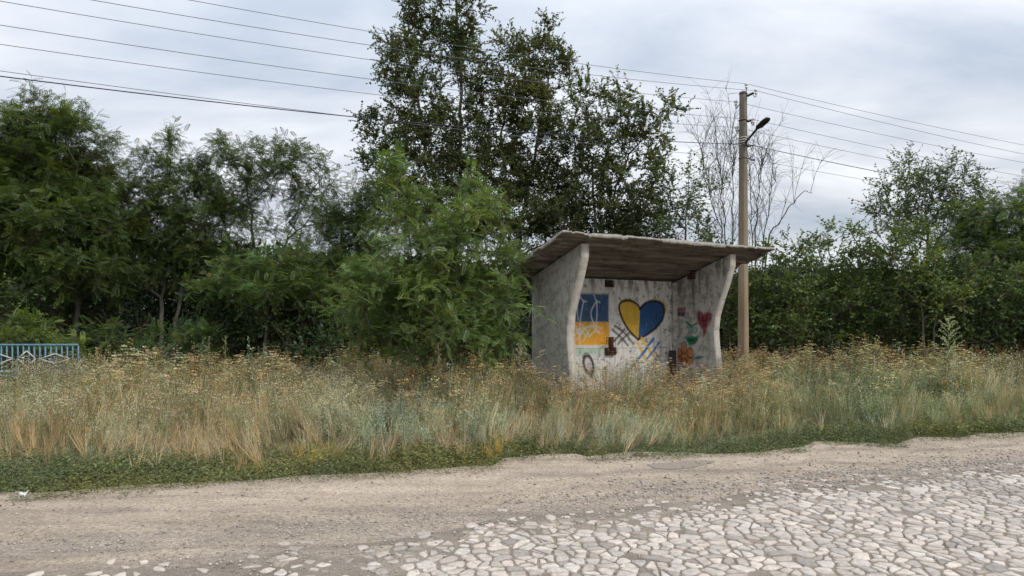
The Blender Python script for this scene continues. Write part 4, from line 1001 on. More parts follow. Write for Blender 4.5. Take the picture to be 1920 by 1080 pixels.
tree('elm_tree', 'middle elm with upright leafy shoots at its crown above the shelter roof', 'tree', G(960, 20.4),
     [[P(955, 430, 20.4), P(940, 250, 20.3), P(960, 130, 20.3)], [P(975, 430, 20.4), P(1005, 280, 20.2), P(1030, 130, 20.1)]],
     lob(20.2, (1018, 62, 16, 26), (1050, 85, 20, 24), (1010, 110, 46, 34), (960, 90, 40, 36), (1062, 118, 22, 18), (1030, 150, 44, 36), (950, 160, 55, 48), (1000, 205, 58, 44), (935, 240, 50, 50), (1010, 270, 56, 50), (940, 320, 70, 50), (1010, 350, 66, 46), (960, 410, 85, 48), (1040, 420, 60, 40)),
     'elm', 12, dens=2.3, col=(0.118, 0.130, 0.044), group=ELM, leaves=19, twigs=7, lsize=.076, twl=.46)
tree('elm_tree', 'right-hand elm with a lower broad crown behind the middle of the roof', 'tree', G(1120, 19.2),
     [[P(1115, 430, 19.2), P(1110, 300, 19.2), P(1095, 190, 19.1)], [P(1125, 430, 19.2), P(1180, 290, 19.1), P(1240, 215, 19)]],
     lob(19.2, (1088, 175, 30, 28), (1120, 180, 26, 30), (1165, 185, 34, 34), (1215, 215, 38, 24), (1268, 200, 30, 14), (1080, 240, 48, 44), (1150, 250, 54, 44), (1215, 265, 44, 38), (1095, 320, 58, 46), (1175, 330, 56, 46), (1240, 310, 34, 32), (1120, 395, 80, 40), (1200, 400, 60, 40), (1045, 425, 60, 30), (1160, 440, 90, 26)),
     'elm', 13, dens=2.4, col=ce, group=ELM, leaves=19, twigs=7, lsize=.076, twl=.44)
tree('elm_tree', 'small yellowish-green elm between the shelter roof and the utility pole', 'tree', G(1290, 18.2), [[P(1285, 430, 18.2), P(1290, 330, 18.1)]],
     lob(18.2, (1285, 320, 40, 22), (1325, 345, 34, 16), (1260, 370, 50, 34), (1310, 395, 36, 34), (1270, 430, 60, 34), (1330, 440, 26, 30)), 'elm', 14, dens=2.6, col=(0.10, 0.13, 0.036), leaves=9, twigs=5, lsize=.08, twl=.5)
# right-hand side
tree('elm_tree', 'tall loose elm with sky showing through, standing above the bushes on the right', 'tree', G(1740, 21.5),
     [[P(1740, 480, 21.5), P(1735, 380, 21.4), P(1720, 320, 21.4)], [P(1750, 480, 21.5), P(1790, 350, 21.4)]],
     lob(21.4, (1700, 305, 18, 16), (1675, 350, 44, 26), (1725, 335, 34, 30), (1795, 310, 34, 20), (1760, 355, 50, 34), (1830, 335, 30, 20), (1820, 375, 44, 32), (1680, 405, 46, 32), (1750, 410, 60, 34), (1640, 380, 20, 26)),
     'elm', 15, dens=2.9, col=(0.092, 0.125, 0.038), leaves=10, twigs=5, lsize=.085, twl=.6)
tree('locust_tree', 'feathery mid green locust at the right edge behind the bushes', 'tree', G(1850, 19.5), [[P(1850, 520, 19.5), P(1850, 430, 19.4)]],
     lob(19.4, (1905, 385, 40, 26), (1960, 375, 50, 40), (1810, 420, 48, 30), (1870, 405, 56, 34), (1935, 420, 60, 45), (1830, 465, 70, 38), (1900, 490, 80, 46), (1990, 480, 80, 70)), 'locust', 16, dens=2.6, col=(0.12, 0.175, 0.048), leaves=6, twigs=6, twl=.45)
ch_ = (0.115, 0.158, 0.038); HG = 'dense bushes on the right of the pole'
def bush(lab, px, D, lb_, seed, col=ch_, **k): tree('bush', lab, 'bush', G(px, D), [[P(px - 12, 600, D)], [P(px + 14, 590, D)]], lob(D, *lb_), 'elm', seed, dens=k.pop('dens', 4.0), col=col, group=k.pop('group', HG), leaves=9, twigs=5, lsize=k.pop('ls', .085), twl=.4, **k)
bush('dark leafy bush directly right of the utility pole', 1455, 17.6, [(1440, 495, 36, 36), (1480, 460, 30, 30), (1430, 550, 48, 42), (1490, 530, 50, 50), (1460, 610, 80, 44)], 21)
bush('bush with two upright leafy tips, second to the right of the pole', 1560, 18, [(1548, 438, 22, 26), (1590, 435, 20, 22), (1545, 490, 46, 40), (1610, 490, 40, 40), (1570, 560, 70, 46), (1560, 620, 80, 40)], 22)
bush('tall rounded bush below the loose elm', 1680, 17.8, [(1660, 450, 40, 30), (1715, 450, 44, 34), (1660, 510, 56, 44), (1730, 510, 56, 44), (1690, 580, 76, 46), (1690, 630, 84, 34)], 23)
bush('darkest bush near the right edge behind the pale spiky weed', 1800, 17.2, [(1775, 500, 46, 34), (1830, 520, 50, 36), (1790, 560, 66, 44), (1850, 590, 56, 44), (1800, 625, 80, 34)], 24, col=(0.075, 0.112, 0.032))
bush('bush cut by the right edge of the picture', 1920, 16.8, [(1895, 540, 44, 40), (1950, 540, 60, 50), (1900, 600, 60, 44), (1990, 600, 80, 60), (1920, 640, 70, 30)], 25)
bush('young yellow-green shoots rising in front of the bushes at right', 1740, 16.6, [(1742, 500, 20, 40), (1820, 520, 16, 30), (1700, 530, 22, 26), (1780, 560, 40, 30)], 26, col=(0.15, 0.195, 0.045), dens=7)
bush('dark bush seen in the gap between the shelter and the pole', 1375, 18, [(1365, 520, 30, 40), (1400, 560, 40, 60), (1360, 600, 40, 50), (1340, 460, 30, 26)], 27)
UG = 'dark undergrowth bushes on the left'
cu = (0.045, 0.068, 0.024)  # dark leaf colour stands in for the shade under the trees
bush('dark undergrowth bush behind the blue fence', 20, 16.2, [(10, 560, 60, 40), (-60, 600, 80, 60), (60, 590, 50, 40), (20, 640, 90, 36)], 31, group=UG, col=(0.085, 0.125, 0.034))
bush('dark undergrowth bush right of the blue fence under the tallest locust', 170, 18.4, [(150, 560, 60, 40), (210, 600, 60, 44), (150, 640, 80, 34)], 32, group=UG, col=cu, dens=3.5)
bush('dark broad-leaved undergrowth bush at left of centre', 400, 16.4, [(400, 580, 44, 40), (450, 610, 60, 40), (380, 640, 56, 32)], 33, group=UG, col=(0.058, 0.09, 0.03), ls=.10)
bush('dark broad-leaved undergrowth bush left of the feathery sapling', 560, 15.8, [(540, 590, 60, 40), (600, 600, 54, 44), (500, 630, 60, 36), (580, 650, 70, 28)], 34, group=UG, col=(0.065, 0.10, 0.032), ls=.10)
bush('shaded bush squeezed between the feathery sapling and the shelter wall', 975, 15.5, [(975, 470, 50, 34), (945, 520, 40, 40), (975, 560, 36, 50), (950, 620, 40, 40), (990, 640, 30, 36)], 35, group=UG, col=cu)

# bare willow-like dead tree behind the pole: long upright whips
def dead_tree(lab, base, trunks, whips, seed):
    rng = np.random.RandomState(seed); base = np.array(base); segs = []
    pos, par, r = [], [], []
    def line(pts, ra, rb, parent=-1):
        pts = np.array(pts); n = len(pts)
        for i in range(n):
            pos.append(pts[i]); par.append(parent if i == 0 else len(pos) - 2); r.append(ra + (rb - ra) * i / max(n - 1, 1))
    def curve(p0, d, Ln, droop, n, wob):
        pts = [np.array(p0)]; d = unit(np.array(d)[None])[0]
        for i in range(n):
            d = unit((d + rng.randn(3) * wob + np.array([0, 0, -droop * (i / n)]))[None])[0]; pts.append(pts[-1] + d * Ln / n)
        return pts
    for tr in trunks:
        pts = [base + [rng.randn() * .08, 0, -.2]] + [np.array(t) for t in tr]; fine = []
        for a, b in zip(pts[:-1], pts[1:]):
            for i in range(5): fine.append(a + (b - a) * i / 5 + rng.randn(3) * .025)
        fine.append(pts[-1]); line(fine, .026, .006); L_ = len(fine)
        for k_ in range(whips if abs(tr[-1][0] - tr[0][0]) < 1 else 4):
            i = rng.randint(L_ // 4, L_); p0 = fine[i]; t = i / L_
            dr = unit((np.array([rng.randn() * .36, rng.randn() * .45, 1.6 + rng.rand() * .7]))[None])[0]
            ln = (1.0 + 1.2 * rng.rand()) * (1.15 - .5 * t); c_ = curve(p0, dr, ln, .10 + .25 * rng.rand(), 9, .07); line(c_, .0085, .0028)
            for j in range(9):
                s_ = rng.randint(2, 9); d2 = unit((np.array(dr) + rng.randn(3) * .55)[None])[0]; line(curve(c_[s_], d2, .25 + .55 * rng.rand(), .35 * rng.rand(), 5, .10), .0042, .0022)
    root = thing('dead_tree', lab, 'tree', base, group='leafless trees behind the pole')
    V, F = tubes_from_tree(np.array(pos), np.array(par), np.array(r)); pmesh('trunk', V - base, F, M_DEAD, root); return root
dead_tree('leafless grey tree with long upright twigs left of the pole', G(1365, 19), [[P(1360, 430, 19), P(1350, 330, 19), P(1342, 240, 19)], [P(1375, 430, 19), P(1375, 330, 18.9), P(1368, 250, 18.8)], [P(1352, 430, 19.2), P(1325, 350, 19.1), P(1315, 280, 19)]], 20, 41)
dt = dead_tree('leafless grey tree right of the pole with one twig arching over to the right', G(1420, 19), [[P(1418, 450, 19), P(1420, 360, 19), P(1432, 290, 19)], [P(1430, 450, 19), P(1445, 370, 18.9), P(1455, 320, 18.8)], [P(1410, 440, 19.2), P(1406, 330, 19.1)],
   [P(1440, 440, 19), P(1478, 392, 18.9), P(1505, 360, 18.8), P(1524, 362, 18.8)]], 14, 42)

# bare twigs inside the dark thicket at left
rng = np.random.RandomState(9); pos, par, r = [], [], []
for i in range(46):
    p = G(rng.uniform(170, 420), rng.uniform(16.2, 17.6)); d = np.array([rng.randn() * .25, rng.randn() * .2, 1.0]); n_ = 9
    for j in range(n_):
        pos.append(p.copy()); par.append(-1 if j == 0 else len(pos) - 2); r.append(.014 * (1 - j / n_) + .003); d = unit((d + rng.randn(3) * .22)[None])[0]; p = p + d * .25
V, F = tubes_from_tree(np.array(pos), np.array(par), np.array(r))
o = pmesh('bare_twigs', V, F, M_DEAD); tag(o, 'tangle of thin bare twigs standing before the dark thicket', 'twigs', kind='stuff')

# far thicket behind everything
rng = np.random.RandomState(3); n = 320000
X = rng.uniform(-26, 26, n); Yb = 21.5 + rng.rand(n) ** 1.5 * 6; hgt = 2.2 + 2.2 * fbm(X, Yb, .45, 4) ; 
hgt = hgt * np.interp(X, [-26, -13, -8, -2, 6, 9, 26], [1.05, 1.1, 1.1, 1.1, .9, .9, 1.05])
Z = hgt * rng.rand(n) ** .8; pts_ = np.stack([X, Yb, Z], 1); d_ = unit(rng.randn(n, 3)); A, B, Cx = frames(d_, rng, 1., .8)
cc_ = np.array([0.036, 0.054, 0.022]) * (0.6 + .8 * rng.rand(n, 1))  # leaves coloured near black so gaps between trunks look deep in shade
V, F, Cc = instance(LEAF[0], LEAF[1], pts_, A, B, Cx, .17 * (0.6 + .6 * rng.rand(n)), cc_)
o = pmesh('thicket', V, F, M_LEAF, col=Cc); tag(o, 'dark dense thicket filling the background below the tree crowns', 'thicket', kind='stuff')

# ================================================================== WEEDS
def blade(V, F, T, p, d, L_, w, bend, rng, col=(1, 1, 1), seg=3):
    d = np.array(d, float); d /= np.linalg.norm(d); yaw = rng.rand() * 6.28; wv = np.array([math.cos(yaw), math.sin(yaw), 0]) * w
    bd = np.array([math.cos(yaw + 1.57), math.sin(yaw + 1.57), 0]) * bend; p = np.array(p, float); k = len(V)
    for i in range(seg + 1):
        t = i / seg; c = p + d * L_ * t + bd * L_ * t * t - np.array([0, 0, abs(bend) * .5 * L_ * t * t]); wd = wv * (1 - .75 * t)
        V += [c - wd, c + wd]; T += [col, col]
        if i: F.append((k + 2*i - 2, k + 2*i - 1, k + 2*i + 1, k + 2*i))
    return p + d * L_ + bd * L_ - np.array([0, 0, abs(bend) * .5 * L_])
def quad(V, F, T, p, s, rng, col=(1, 1, 1), n=None, asp=1.0):
    n = unit((rng.randn(3) if n is None else np.array(n) + rng.randn(3) * .25)[None])[0]; a = unit(np.cross(n, rng.randn(3))[None])[0]; b = np.cross(n, a); k = len(V)
    a, b = a * s * asp, b * s; V += [p - a, p - b, p + a, p + b]; T += [col] * 4; F.append((k, k+1, k+2, k+3))
def mk(fn, nvar, seed):
    out = []
    for i in range(nvar):
        V, F, T = [], [], []; fn(V, F, T, np.random.RandomState(seed * 100 + i)); out.append((np.array(V), np.array(F), np.array(T, float)))
    return out
def t_grass(V, F, T, r):        # dry tuft, 1 m high at scale 1
    for i in range(10):
        a = r.rand() * 6.28; b = r.rand() ** 1.3 * .42; p = [math.cos(a) * .05 * r.rand(), math.sin(a) * .05 * r.rand(), -.02]
        c = 0.45 + .9 * r.rand(); blade(V, F, T, p, [math.cos(a) * b, math.sin(a) * b, 1], .5 + .5 * r.rand(), .0062, r.uniform(-.45, .45), r, (c, c, c))
    for i in range(3):
        a = r.rand() * 6.28; tip = blade(V, F, T, [0, 0, 0], [math.cos(a) * .15, math.sin(a) * .15, 1], .9, .003, .1, r)
        for j in range(7): quad(V, F, T, tip - np.array([0, 0, .022 * j]) + r.randn(3) * .008, .010, r, (1.1, 1.0, .85), asp=.4)
def t_umbel(V, F, T, r):        # branching stem with flat flower heads
    for s_ in range(2):
        a = r.rand() * 6.28; b = .12 * r.rand(); tip = blade(V, F, T, [r.randn() * .04, r.randn() * .04, 0], [math.cos(a) * b, math.sin(a) * b, 1], .82 + .15 * r.rand(), .0035, .04, r, (.55, .62, .45))
        for k_ in range(4):
            a = r.rand() * 6.28; t2 = blade(V, F, T, tip * (.72 + .2 * r.rand()), [math.cos(a) * .6, math.sin(a) * .6, 1], .10 + .08 * r.rand(), .0022, .05, r, (.55, .62, .45), 2)
            for j in range(11):
                o_ = np.array([r.randn(), r.randn(), 0]) * .023; c = .75 + .55 * r.rand(); quad(V, F, T, t2 + o_ + [0, 0, r.rand() * .008], .0115, r, (c, c, c), (0, 0, 1))
        for j in range(12):
            z = r.rand() * .75; quad(V, F, T, tip * z + r.randn(3) * .022, .016, r, (.42, .60, .40), asp=.3)
def t_speck(V, F, T, r):        # wiry grey plant full of tiny pale heads
    for s_ in range(7):
        a = r.rand() * 6.28; b = .45 * r.rand(); tip = blade(V, F, T, [0, 0, 0], [math.cos(a) * b, math.sin(a) * b, 1], .7 + .25 * r.rand(), .0026, .06, r, (.45, .46, .40))
        for k_ in range(9):
            p = tip * (.55 + .45 * r.rand()) + r.randn(3) * .035; quad(V, F, T, p, .0088, r, (1.3, 1.28, 1.15))
        for k_ in range(6): quad(V, F, T, tip * r.rand() + r.randn(3) * .03, .014, r, (.45, .52, .40), asp=.25)
def t_worm(V, F, T, r):         # silvery wormwood plume
    for s_ in range(8):
        a = r.rand() * 6.28; b = .50 * r.rand(); d = np.array([math.cos(a) * b, math.sin(a) * b, 1]); ln = .6 + .35 * r.rand(); tip = blade(V, F, T, [0, 0, 0], d, ln, .003, .08, r, (.75, .78, .68))
        for k_ in range(15):
            t = .2 + .8 * r.rand(); p = tip * t; e = unit((d + r.randn(3) * .7)[None])[0]; k = len(V); w_ = np.cross(e, r.randn(3)); w_ = w_ / np.linalg.norm(w_) * .0085; L2 = .06 * (1.2 - .5 * t); c = .75 + .45 * r.rand()
            V += [p - w_, p + w_, p + e * L2 + w_ * .3, p + e * L2 - w_ * .3]; T += [(c, c, c)] * 4; F.append((k, k+1, k+2, k+3))
def t_leafy(V, F, T, r):        # bushy green weed
    for s_ in range(6):
        a = r.rand() * 6.28; b = .55 * r.rand(); d = np.array([math.cos(a) * b, math.sin(a) * b, 1]); tip = blade(V, F, T, [0, 0, 0], d, .65 + .35 * r.rand(), .004, .06, r, (.7, .7, .5))
        for k_ in range(13):
            t = .15 + .85 * r.rand(); c = .65 + .6 * r.rand(); quad(V, F, T, tip * t + r.randn(3) * .055 * (1.25 - t), .027, r, (c, c, c), (0, 0, .9), asp=.45)
def t_mat(V, F, T, r):          # low knotweed mat
    for k_ in range(26):
        a = r.rand() * 6.28; q_ = r.rand() ** .6; c = .6 + .7 * r.rand(); quad(V, F, T, np.array([math.cos(a) * q_, math.sin(a) * q_, r.rand() * .75 * (1.15 - q_)]), .105 * (.6 + .7 * r.rand()), r, (c, c, c), (0, 0, .8), asp=.42)
def t_dock(V, F, T, r):         # rusty seed spike
    for s_ in range(3):
        a = r.rand() * 6.28; b = .15 * r.rand(); d = np.array([math.cos(a) * b, math.sin(a) * b, 1]); tip = blade(V, F, T, [0, 0, 0], d, .85 + .15 * r.rand(), .005, .03, r, (.8, .8, .8))
        for k_ in range(38):
            t = .45 + .55 * r.rand(); c = .6 + .7 * r.rand(); quad(V, F, T, tip * t + r.randn(3) * [.03, .03, .02] * (1.5 - t), .013, r, (c, c, c))
def t_fine(V, F, T, r):         # fine olive stems that fill the field
    for s_ in range(10):
        a = r.rand() * 6.28; b = .35 * r.rand(); c = .6 + .6 * r.rand(); tip = blade(V, F, T, [r.randn() * .05, r.randn() * .05, 0], [math.cos(a) * b, math.sin(a) * b, 1], .55 + .4 * r.rand(), .0028, r.uniform(-.12, .12), r, (c, c, c), 2)
        for k_ in range(4): quad(V, F, T, tip * (.35 + .65 * r.rand()) + r.randn(3) * .022, .012, r, (c, c * 1.05, c), asp=.3)
TPL = dict(grass=mk(t_grass, 5, 1), umbel=mk(t_umbel, 5, 2), speck=mk(t_speck, 4, 3), worm=mk(t_worm, 4, 4), leafy=mk(t_leafy, 4, 5), mat=mk(t_mat, 4, 6), dock=mk(t_dock, 4, 7), fine=mk(t_fine, 5, 8))
rw = np.random.RandomState(77)
def field(n):
    """random ground points in the verge: bearing column px, distance beyond the dirt edge"""
    X = rw.uniform(-17, 20, n); Y = rw.uniform(5, 17.5, n); s = X / Y; ok_ = np.abs(s) < 1.2; X, Y, s = X[ok_], Y[ok_], s[ok_]
    e_ = Y - poly_D(EDGE, s); ok_ = (e_ > -0.5) & (e_ < 10.5); X, Y, s, e_ = X[ok_], Y[ok_], s[ok_], e_[ok_]
    # keep the shelter clear: none in the walls, short growth inside
    du = (X - SP[0]) * SU[0] + (Y - SP[1]) * SU[1]; dv = (X - SP[0]) * SVd[0] + (Y - SP[1]) * SVd[1]
    wall = (dv > .22) & (dv < 1.75) & (((du > -.05) & (du < .24)) | ((du > 3.72) & (du < 4.03))) | ((du > -.05) & (du < 4.03) & (dv > 1.45) & (dv < 1.75))
    ins = (du > .1) & (du < 3.85) & (dv > .1) & (dv < 1.5); pl = np.hypot(X - PB[0], Y - PB[1]) < .22
    ok_ = ~wall & ~pl; return X[ok_], Y[ok_], 960 + F0 * s[ok_], e_[ok_], ins[ok_]
MATW = lambda px: np.interp(px, [-400, 0, 300, 500, 700, 900, 1050, 1250, 1450, 1600, 1750, 1900, 2300], [1.7, 1.55, 1.15, 1.1, 1.2, 1.2, .5, .5, .9, 1.0, .9, 1.1, 1.4])
def HT(px, e_, X, Y):
    x = e_ - MATW(px); return 0.80 * np.clip(0.20 + 0.25 * x, .16, 1.0) * np.clip(.25 + 1.5 * fbm(X, Y, 1.25, 12), .45, 1.25) * np.interp(e_, [0, 4.5, 7, 10], [1, 1, .90, .86]) * np.interp(px, [0, 180, 380, 900, 1050, 1350, 1500], [.93, .95, 1, 1, .93, .95, 1])
def bl(px, c, w_): return np.exp(-((px - c) / w_) ** 2)
def grow(name, label, cat, kind, n, prob, size, col, cvar=.38, lean=.10, hue=0.1, flat=1.0, wide=1.0, dead=True):
    X, Y, px, e_, ins = field(n); pr_k = prob(px, e_, X, Y) * np.where(ins, .35, 1); k = rw.rand(len(X)) < pr_k; X, Y, px, e_, ins = X[k], Y[k], px[k], e_[k], ins[k]; m = len(X)
    S = size(px, e_, X, Y) * (0.75 + .5 * rw.rand(m)) * np.where(ins, .6, 1); yaw = rw.rand(m) * 6.28
    # bending: patches of the field lean together
    la = fbm(X, Y, .5, 21) * 12; lm = lean * (0.3 + 1.4 * fbm(X, Y, .8, 22)); C = unit(np.stack([np.cos(la) * lm, np.sin(la) * lm * .6, np.ones(m)], 1) + rw.randn(m, 3) * [.05, .05, 0])
    A = unit(np.cross(np.stack([-np.sin(yaw), np.cos(yaw), np.zeros(m)], 1), C)); B = np.cross(C, A)
    c = col(px, e_, X, Y) if callable(col) else np.tile(col, (m, 1)); c = c * (1 - cvar + 2 * cvar * rw.rand(m, 1)) * (0.8 + .4 * fbm(X, Y, 1.6, 31))[:, None]
    c = c * (1 + (rw.rand(m, 1) - .5) * 2 * hue * np.array([1, 0.1, -1]))
    parts = []; tp = TPL[kind]; vi = rw.randint(0, len(tp), m); z = np.full(m, -.025)
    for i, (TV, TF, TT) in enumerate(tp):
        sel = vi == i
        if not sel.any(): continue
        S3 = np.stack([S * wide, S * wide, S * flat], 1)[sel]; parts.append(instance(TV, TF, np.stack([X, Y, z], 1)[sel], A[sel], B[sel], C[sel], S3, c[sel], TT))
    V, F, Cc = merge(parts); o = pmesh(name, V, F, M_DRY, col=Cc); tag(o, label, cat, kind='stuff'); print(name, m, len(F)); return o
sst = lambda a, b, x: np.clip((x - a) / (b - a), 0, 1)
# ground-hugging green along the dirt edge
grow('knotweed', 'low dark green knotweed mat along the edge of the dirt shoulder', 'ground cover', 'mat', 170000,
     lambda px, e, X, Y: np.maximum(sst(-.05, .10, e - .10 + .75 * (fbm(X, Y, 1.4, 9) - .5)), .03 * (e > -.25)) * sst(1.0, -.4, e - MATW(px)) * .98, lambda px, e, X, Y: (.11 + .07 * sst(0, 1.0, e)) * (.6 + .8 * fbm(X, Y, 2.5, 33)),
     lambda px, e, X, Y: np.array([.135, .155, .075]) + sst(.5, .7, fbm(X, Y, .7, 41))[:, None] * np.array([.05, .03, .0]), hue=.16, flat=1.0, cvar=.5)
grow('knotweed', 'short green regrowth under the tall dry weeds', 'ground cover', 'mat', 30000, lambda px, e, X, Y: sst(.3, 1.4, e - MATW(px) + .9) * .5, lambda px, e, X, Y: .12 + 0 * px, (.12, .125, .06), hue=.2, flat=1.3)
# dry grass
gz = lambda px, X, Y: sst(.38, .56, fbm(X * .8, Y, .9, 14))
def col_dry(px, e, X, Y):
    t = fbm(X, Y, .6, 16)[:, None]; a = np.array([.68, .59, .42]); b = np.array([.58, .42, .26]); return a * (1 - sst(.4, .6, t)) + b * sst(.4, .6, t)
grow('dry_grass', 'tall straw-coloured dry grass filling the verge', 'grass', 'grass', 26000,
     lambda px, e, X, Y: sst(-.15, .5, e - MATW(px) + .6 * (fbm(X, Y, 1.2, 3) - .5)) * np.clip(.22 + sst(.2, 1.1, e - MATW(px)) + bl(px, 400, 190) + .7 * bl(px, 960, 90), 0, 1) * np.clip(.10 + .55 * gz(px, X, Y) * (1 - .75 * bl(px, 1620, 200)) + .5 * bl(px, 420, 190) * bl(e, 2.3, 1.2) + .25 * bl(px, 60, 160), 0, .9) * np.interp(e, [3, 8], [1, .5]),
     lambda px, e, X, Y: HT(px, e, X, Y) * .92, col_dry, lean=.35, hue=.12)
grow('dry_grass', 'fallen orange-tan straw at the foot of the weeds', 'grass', 'grass', 16000,
     lambda px, e, X, Y: np.clip(bl(e - MATW(px), .35, .45) * (.02 + .95 * bl(px, 400, 170) + .6 * bl(px, 640, 60) + .5 * bl(px, 960, 200) + .25 * bl(px, 60, 120)), 0, 1), lambda px, e, X, Y: .42 + 0 * px, (.60, .46, .32), lean=.55, hue=.1, wide=1.2)
grow('straw_litter', 'dry straw litter lying flat on the knotweed edge', 'litter', 'grass', 40000, lambda px, e, X, Y: .16 * sst(-.25, .1, e) * sst(1.2, .4, e - MATW(px)) * sst(.45, .6, fbm(X, Y, 1.1, 81)), lambda px, e, X, Y: .16 + 0 * px, (.55, .46, .32), lean=2.6)
grow('tall_weeds', 'tall leafy weed spires sticking up above the rest of the verge', 'weeds', 'dock', 16000, lambda px, e, X, Y: sst(2.0, 3.2, e) * (.035 + .16 * sst(.55, .68, fbm(X, Y, .8, 83))) * (1 - .9 * bl(px, 1200, 170)), lambda px, e, X, Y: HT(px, e, X, Y) * 1.12 + .10,
     lambda px, e, X, Y: np.array([.26, .24, .14]) + (fbm(X, Y, 1.5, 85)[:, None] - .5) * np.array([.2, .02, -.02]), hue=.2)
grow('dodder', 'orange-yellow stringy patches over the green edge plants', 'ground cover', 'fine', 60000, lambda px, e, X, Y: np.clip(bl(px, 610, 34) * bl(e - MATW(px), .15, .3) + .8 * bl(px, 925, 30) * bl(e - MATW(px), -.1, .2) + .2 * bl(px, 480, 40) * bl(e, .9, .3), 0, .9), lambda px, e, X, Y: .28 + 0 * px, (.62, .42, .10), lean=.5, wide=1.4)
# fine stems, everywhere
grow('fine_weeds', 'olive-brown fine-stemmed weeds all through the verge', 'weeds', 'fine', 26000,
     lambda px, e, X, Y: sst(-.1, .6, e - MATW(px)) * .62, lambda px, e, X, Y: HT(px, e, X, Y) * .95,
     lambda px, e, X, Y: np.array([.33, .28, .17]) + (fbm(X, Y, .7, 19)[:, None] - .5) * np.array([.16, .06, .0]) + sst(1450, 1700, px)[:, None] * np.array([-.03, .02, .01]), hue=.2, lean=.15)
# flat-topped yarrow in brown and cream
grow('yarrow', 'dried brown flat-topped yarrow in front of the shelter and around the pole', 'weeds', 'umbel', 22000,
     lambda px, e, X, Y: sst(.6, 1.6, e - MATW(px)) * np.clip(.75 * bl(px, 1090, 130) * sst(.35, .5, fbm(X, Y, 1.0, 51)) + .7 * bl(px, 1380, 130) + .30 * bl(px, 820, 90) + .20 * bl(px, 450, 200) + .04, 0, .85), lambda px, e, X, Y: HT(px, e, X, Y) * 1.06, (.46, .325, .20), hue=.12)
grow('yarrow', 'cream yellow flat-topped yarrow scattered across the verge', 'weeds', 'umbel', 18000,
     lambda px, e, X, Y: sst(.9, 2.2, e - MATW(px)) * np.clip(.20 * bl(px, 420, 260) + .18 * bl(px, 1280, 160) + .10 + .1 * bl(px, 1700, 200), 0, .8), lambda px, e, X, Y: HT(px, e, X, Y) * 1.08, (.46, .41, .26), hue=.14)
# pale speckled fleabane
grow('fleabane', 'wiry grey weeds dotted with tiny whitish seed heads, left of centre', 'weeds', 'speck', 20000,
     lambda px, e, X, Y: sst(.7, 1.5, e - MATW(px)) * np.clip(.9 * bl(px, 610, 120) * bl(e, 4.2, 2.2) + .38 * bl(px, 60, 150) + .3 * bl(px, 240, 120) * bl(e, 3.5, 1.5) + .3 * bl(px, 1880, 140) + .06, 0, .9), lambda px, e, X, Y: HT(px, e, X, Y) * 1.05, (.52, .50, .42), hue=.06)
grow('fence_weeds', 'dry grey-brown weeds growing up in front of the blue fence', 'weeds', 'speck', 30000,
     lambda px, e, X, Y: .8 * bl(px, 110, 90) * sst(12.2, 12.6, Y) * sst(13.5, 13.4, Y), lambda px, e, X, Y: .80 + .35 * fbm(X, Y, 2, 91), (.36, .32, .25), hue=.08)
# wormwood
grow('wormwood', 'silvery grey-green wormwood clumps', 'weeds', 'worm', 26000,
     lambda px, e, X, Y: sst(.1, .6, e - MATW(px)) * np.clip(1.0 * bl(px, 735, 80) * bl(e - MATW(px), 1.3, .9) + .85 * bl(px, 1165, 80) * bl(e - MATW(px), 1.3, .9) + .5 * bl(px, 870, 110) * bl(e - MATW(px), 2, 1.2) + .55 * bl(px, 1600, 150) * bl(e, 5, 2) + .35 * bl(px, 220, 60) * bl(e, 2.6, .7)
      + .8 * bl(px, 1490, 40) * bl(e, 6, 1.5) + .05, 0, .9), lambda px, e, X, Y: HT(px, e, X, Y) * .86, (.42, .46, .345), hue=.07, lean=.12, wide=1.2)
# leafy green weeds
grow('green_weeds', 'bushy green leafy weeds, thickest right of the pole', 'weeds', 'leafy', 26000,
     lambda px, e, X, Y: sst(-.3, .2, e - MATW(px)) * np.clip(.95 * bl(px, 1660, 230) * bl(e, 2.4, 2.2) + .35 * bl(px, 1480, 150) * bl(e, 1.4, .9) + .8 * bl(px, 1080, 100) * bl(e - MATW(px), .35, .5) + .45 * bl(px, 150, 80) * bl(e, 2.2, .7) + .3 * bl(px, 1330, 120) * bl(e, 1.2, .6) + .5 * bl(px, 930, 60) * bl(e, 4.6, 1) + .10 + .40 * bl(e - MATW(px), .15, .45) * (1 - .8 * bl(px, 400, 170))
      + .6 * bl(px, 1180, 200) * bl(e, 6.4, 1.2) + .22 * sst(6.5, 8.5, e), 0, .9), lambda px, e, X, Y: HT(px, e, X, Y) * .88,
     lambda px, e, X, Y: np.array([.19, .225, .125]) + sst(.45, .6, fbm(X, Y, .9, 61))[:, None] * np.array([.06, .06, .045]), hue=.1, wide=1.15)
# rusty dock at the back on the right
grow('dock', 'rusty red-brown dock seed spikes at the back of the verge', 'weeds', 'dock', 16000,
     lambda px, e, X, Y: sst(4.2, 5.8, e) * np.clip(.95 * bl(px, 1760, 160) + .22 * bl(px, 1550, 60) + .10 * bl(px, 330, 80) + .15 * bl(px, 780, 60), 0, .7) * sst(.42, .55, fbm(X, Y, 1.3, 71)), lambda px, e, X, Y: HT(px, e, X, Y) * 1.12, (.19, .088, .058), hue=.15)
grow('dry_sage', 'brownish pink dried weeds in a band on the right', 'weeds', 'speck', 16000,
     lambda px, e, X, Y: sst(2.6, 3.6, e) * np.clip(.75 * sst(1560, 1760, px) * bl(e, 5.2, 1.6), 0, .8), lambda px, e, X, Y: HT(px, e, X, Y) * 1.0, lambda px, e, X, Y: np.array([.40, .335, .27]) + bl(px, 1770, 60)[:, None] * bl(e, 5, 1)[:, None] * np.array([.16, .07, -.02]), hue=.08)

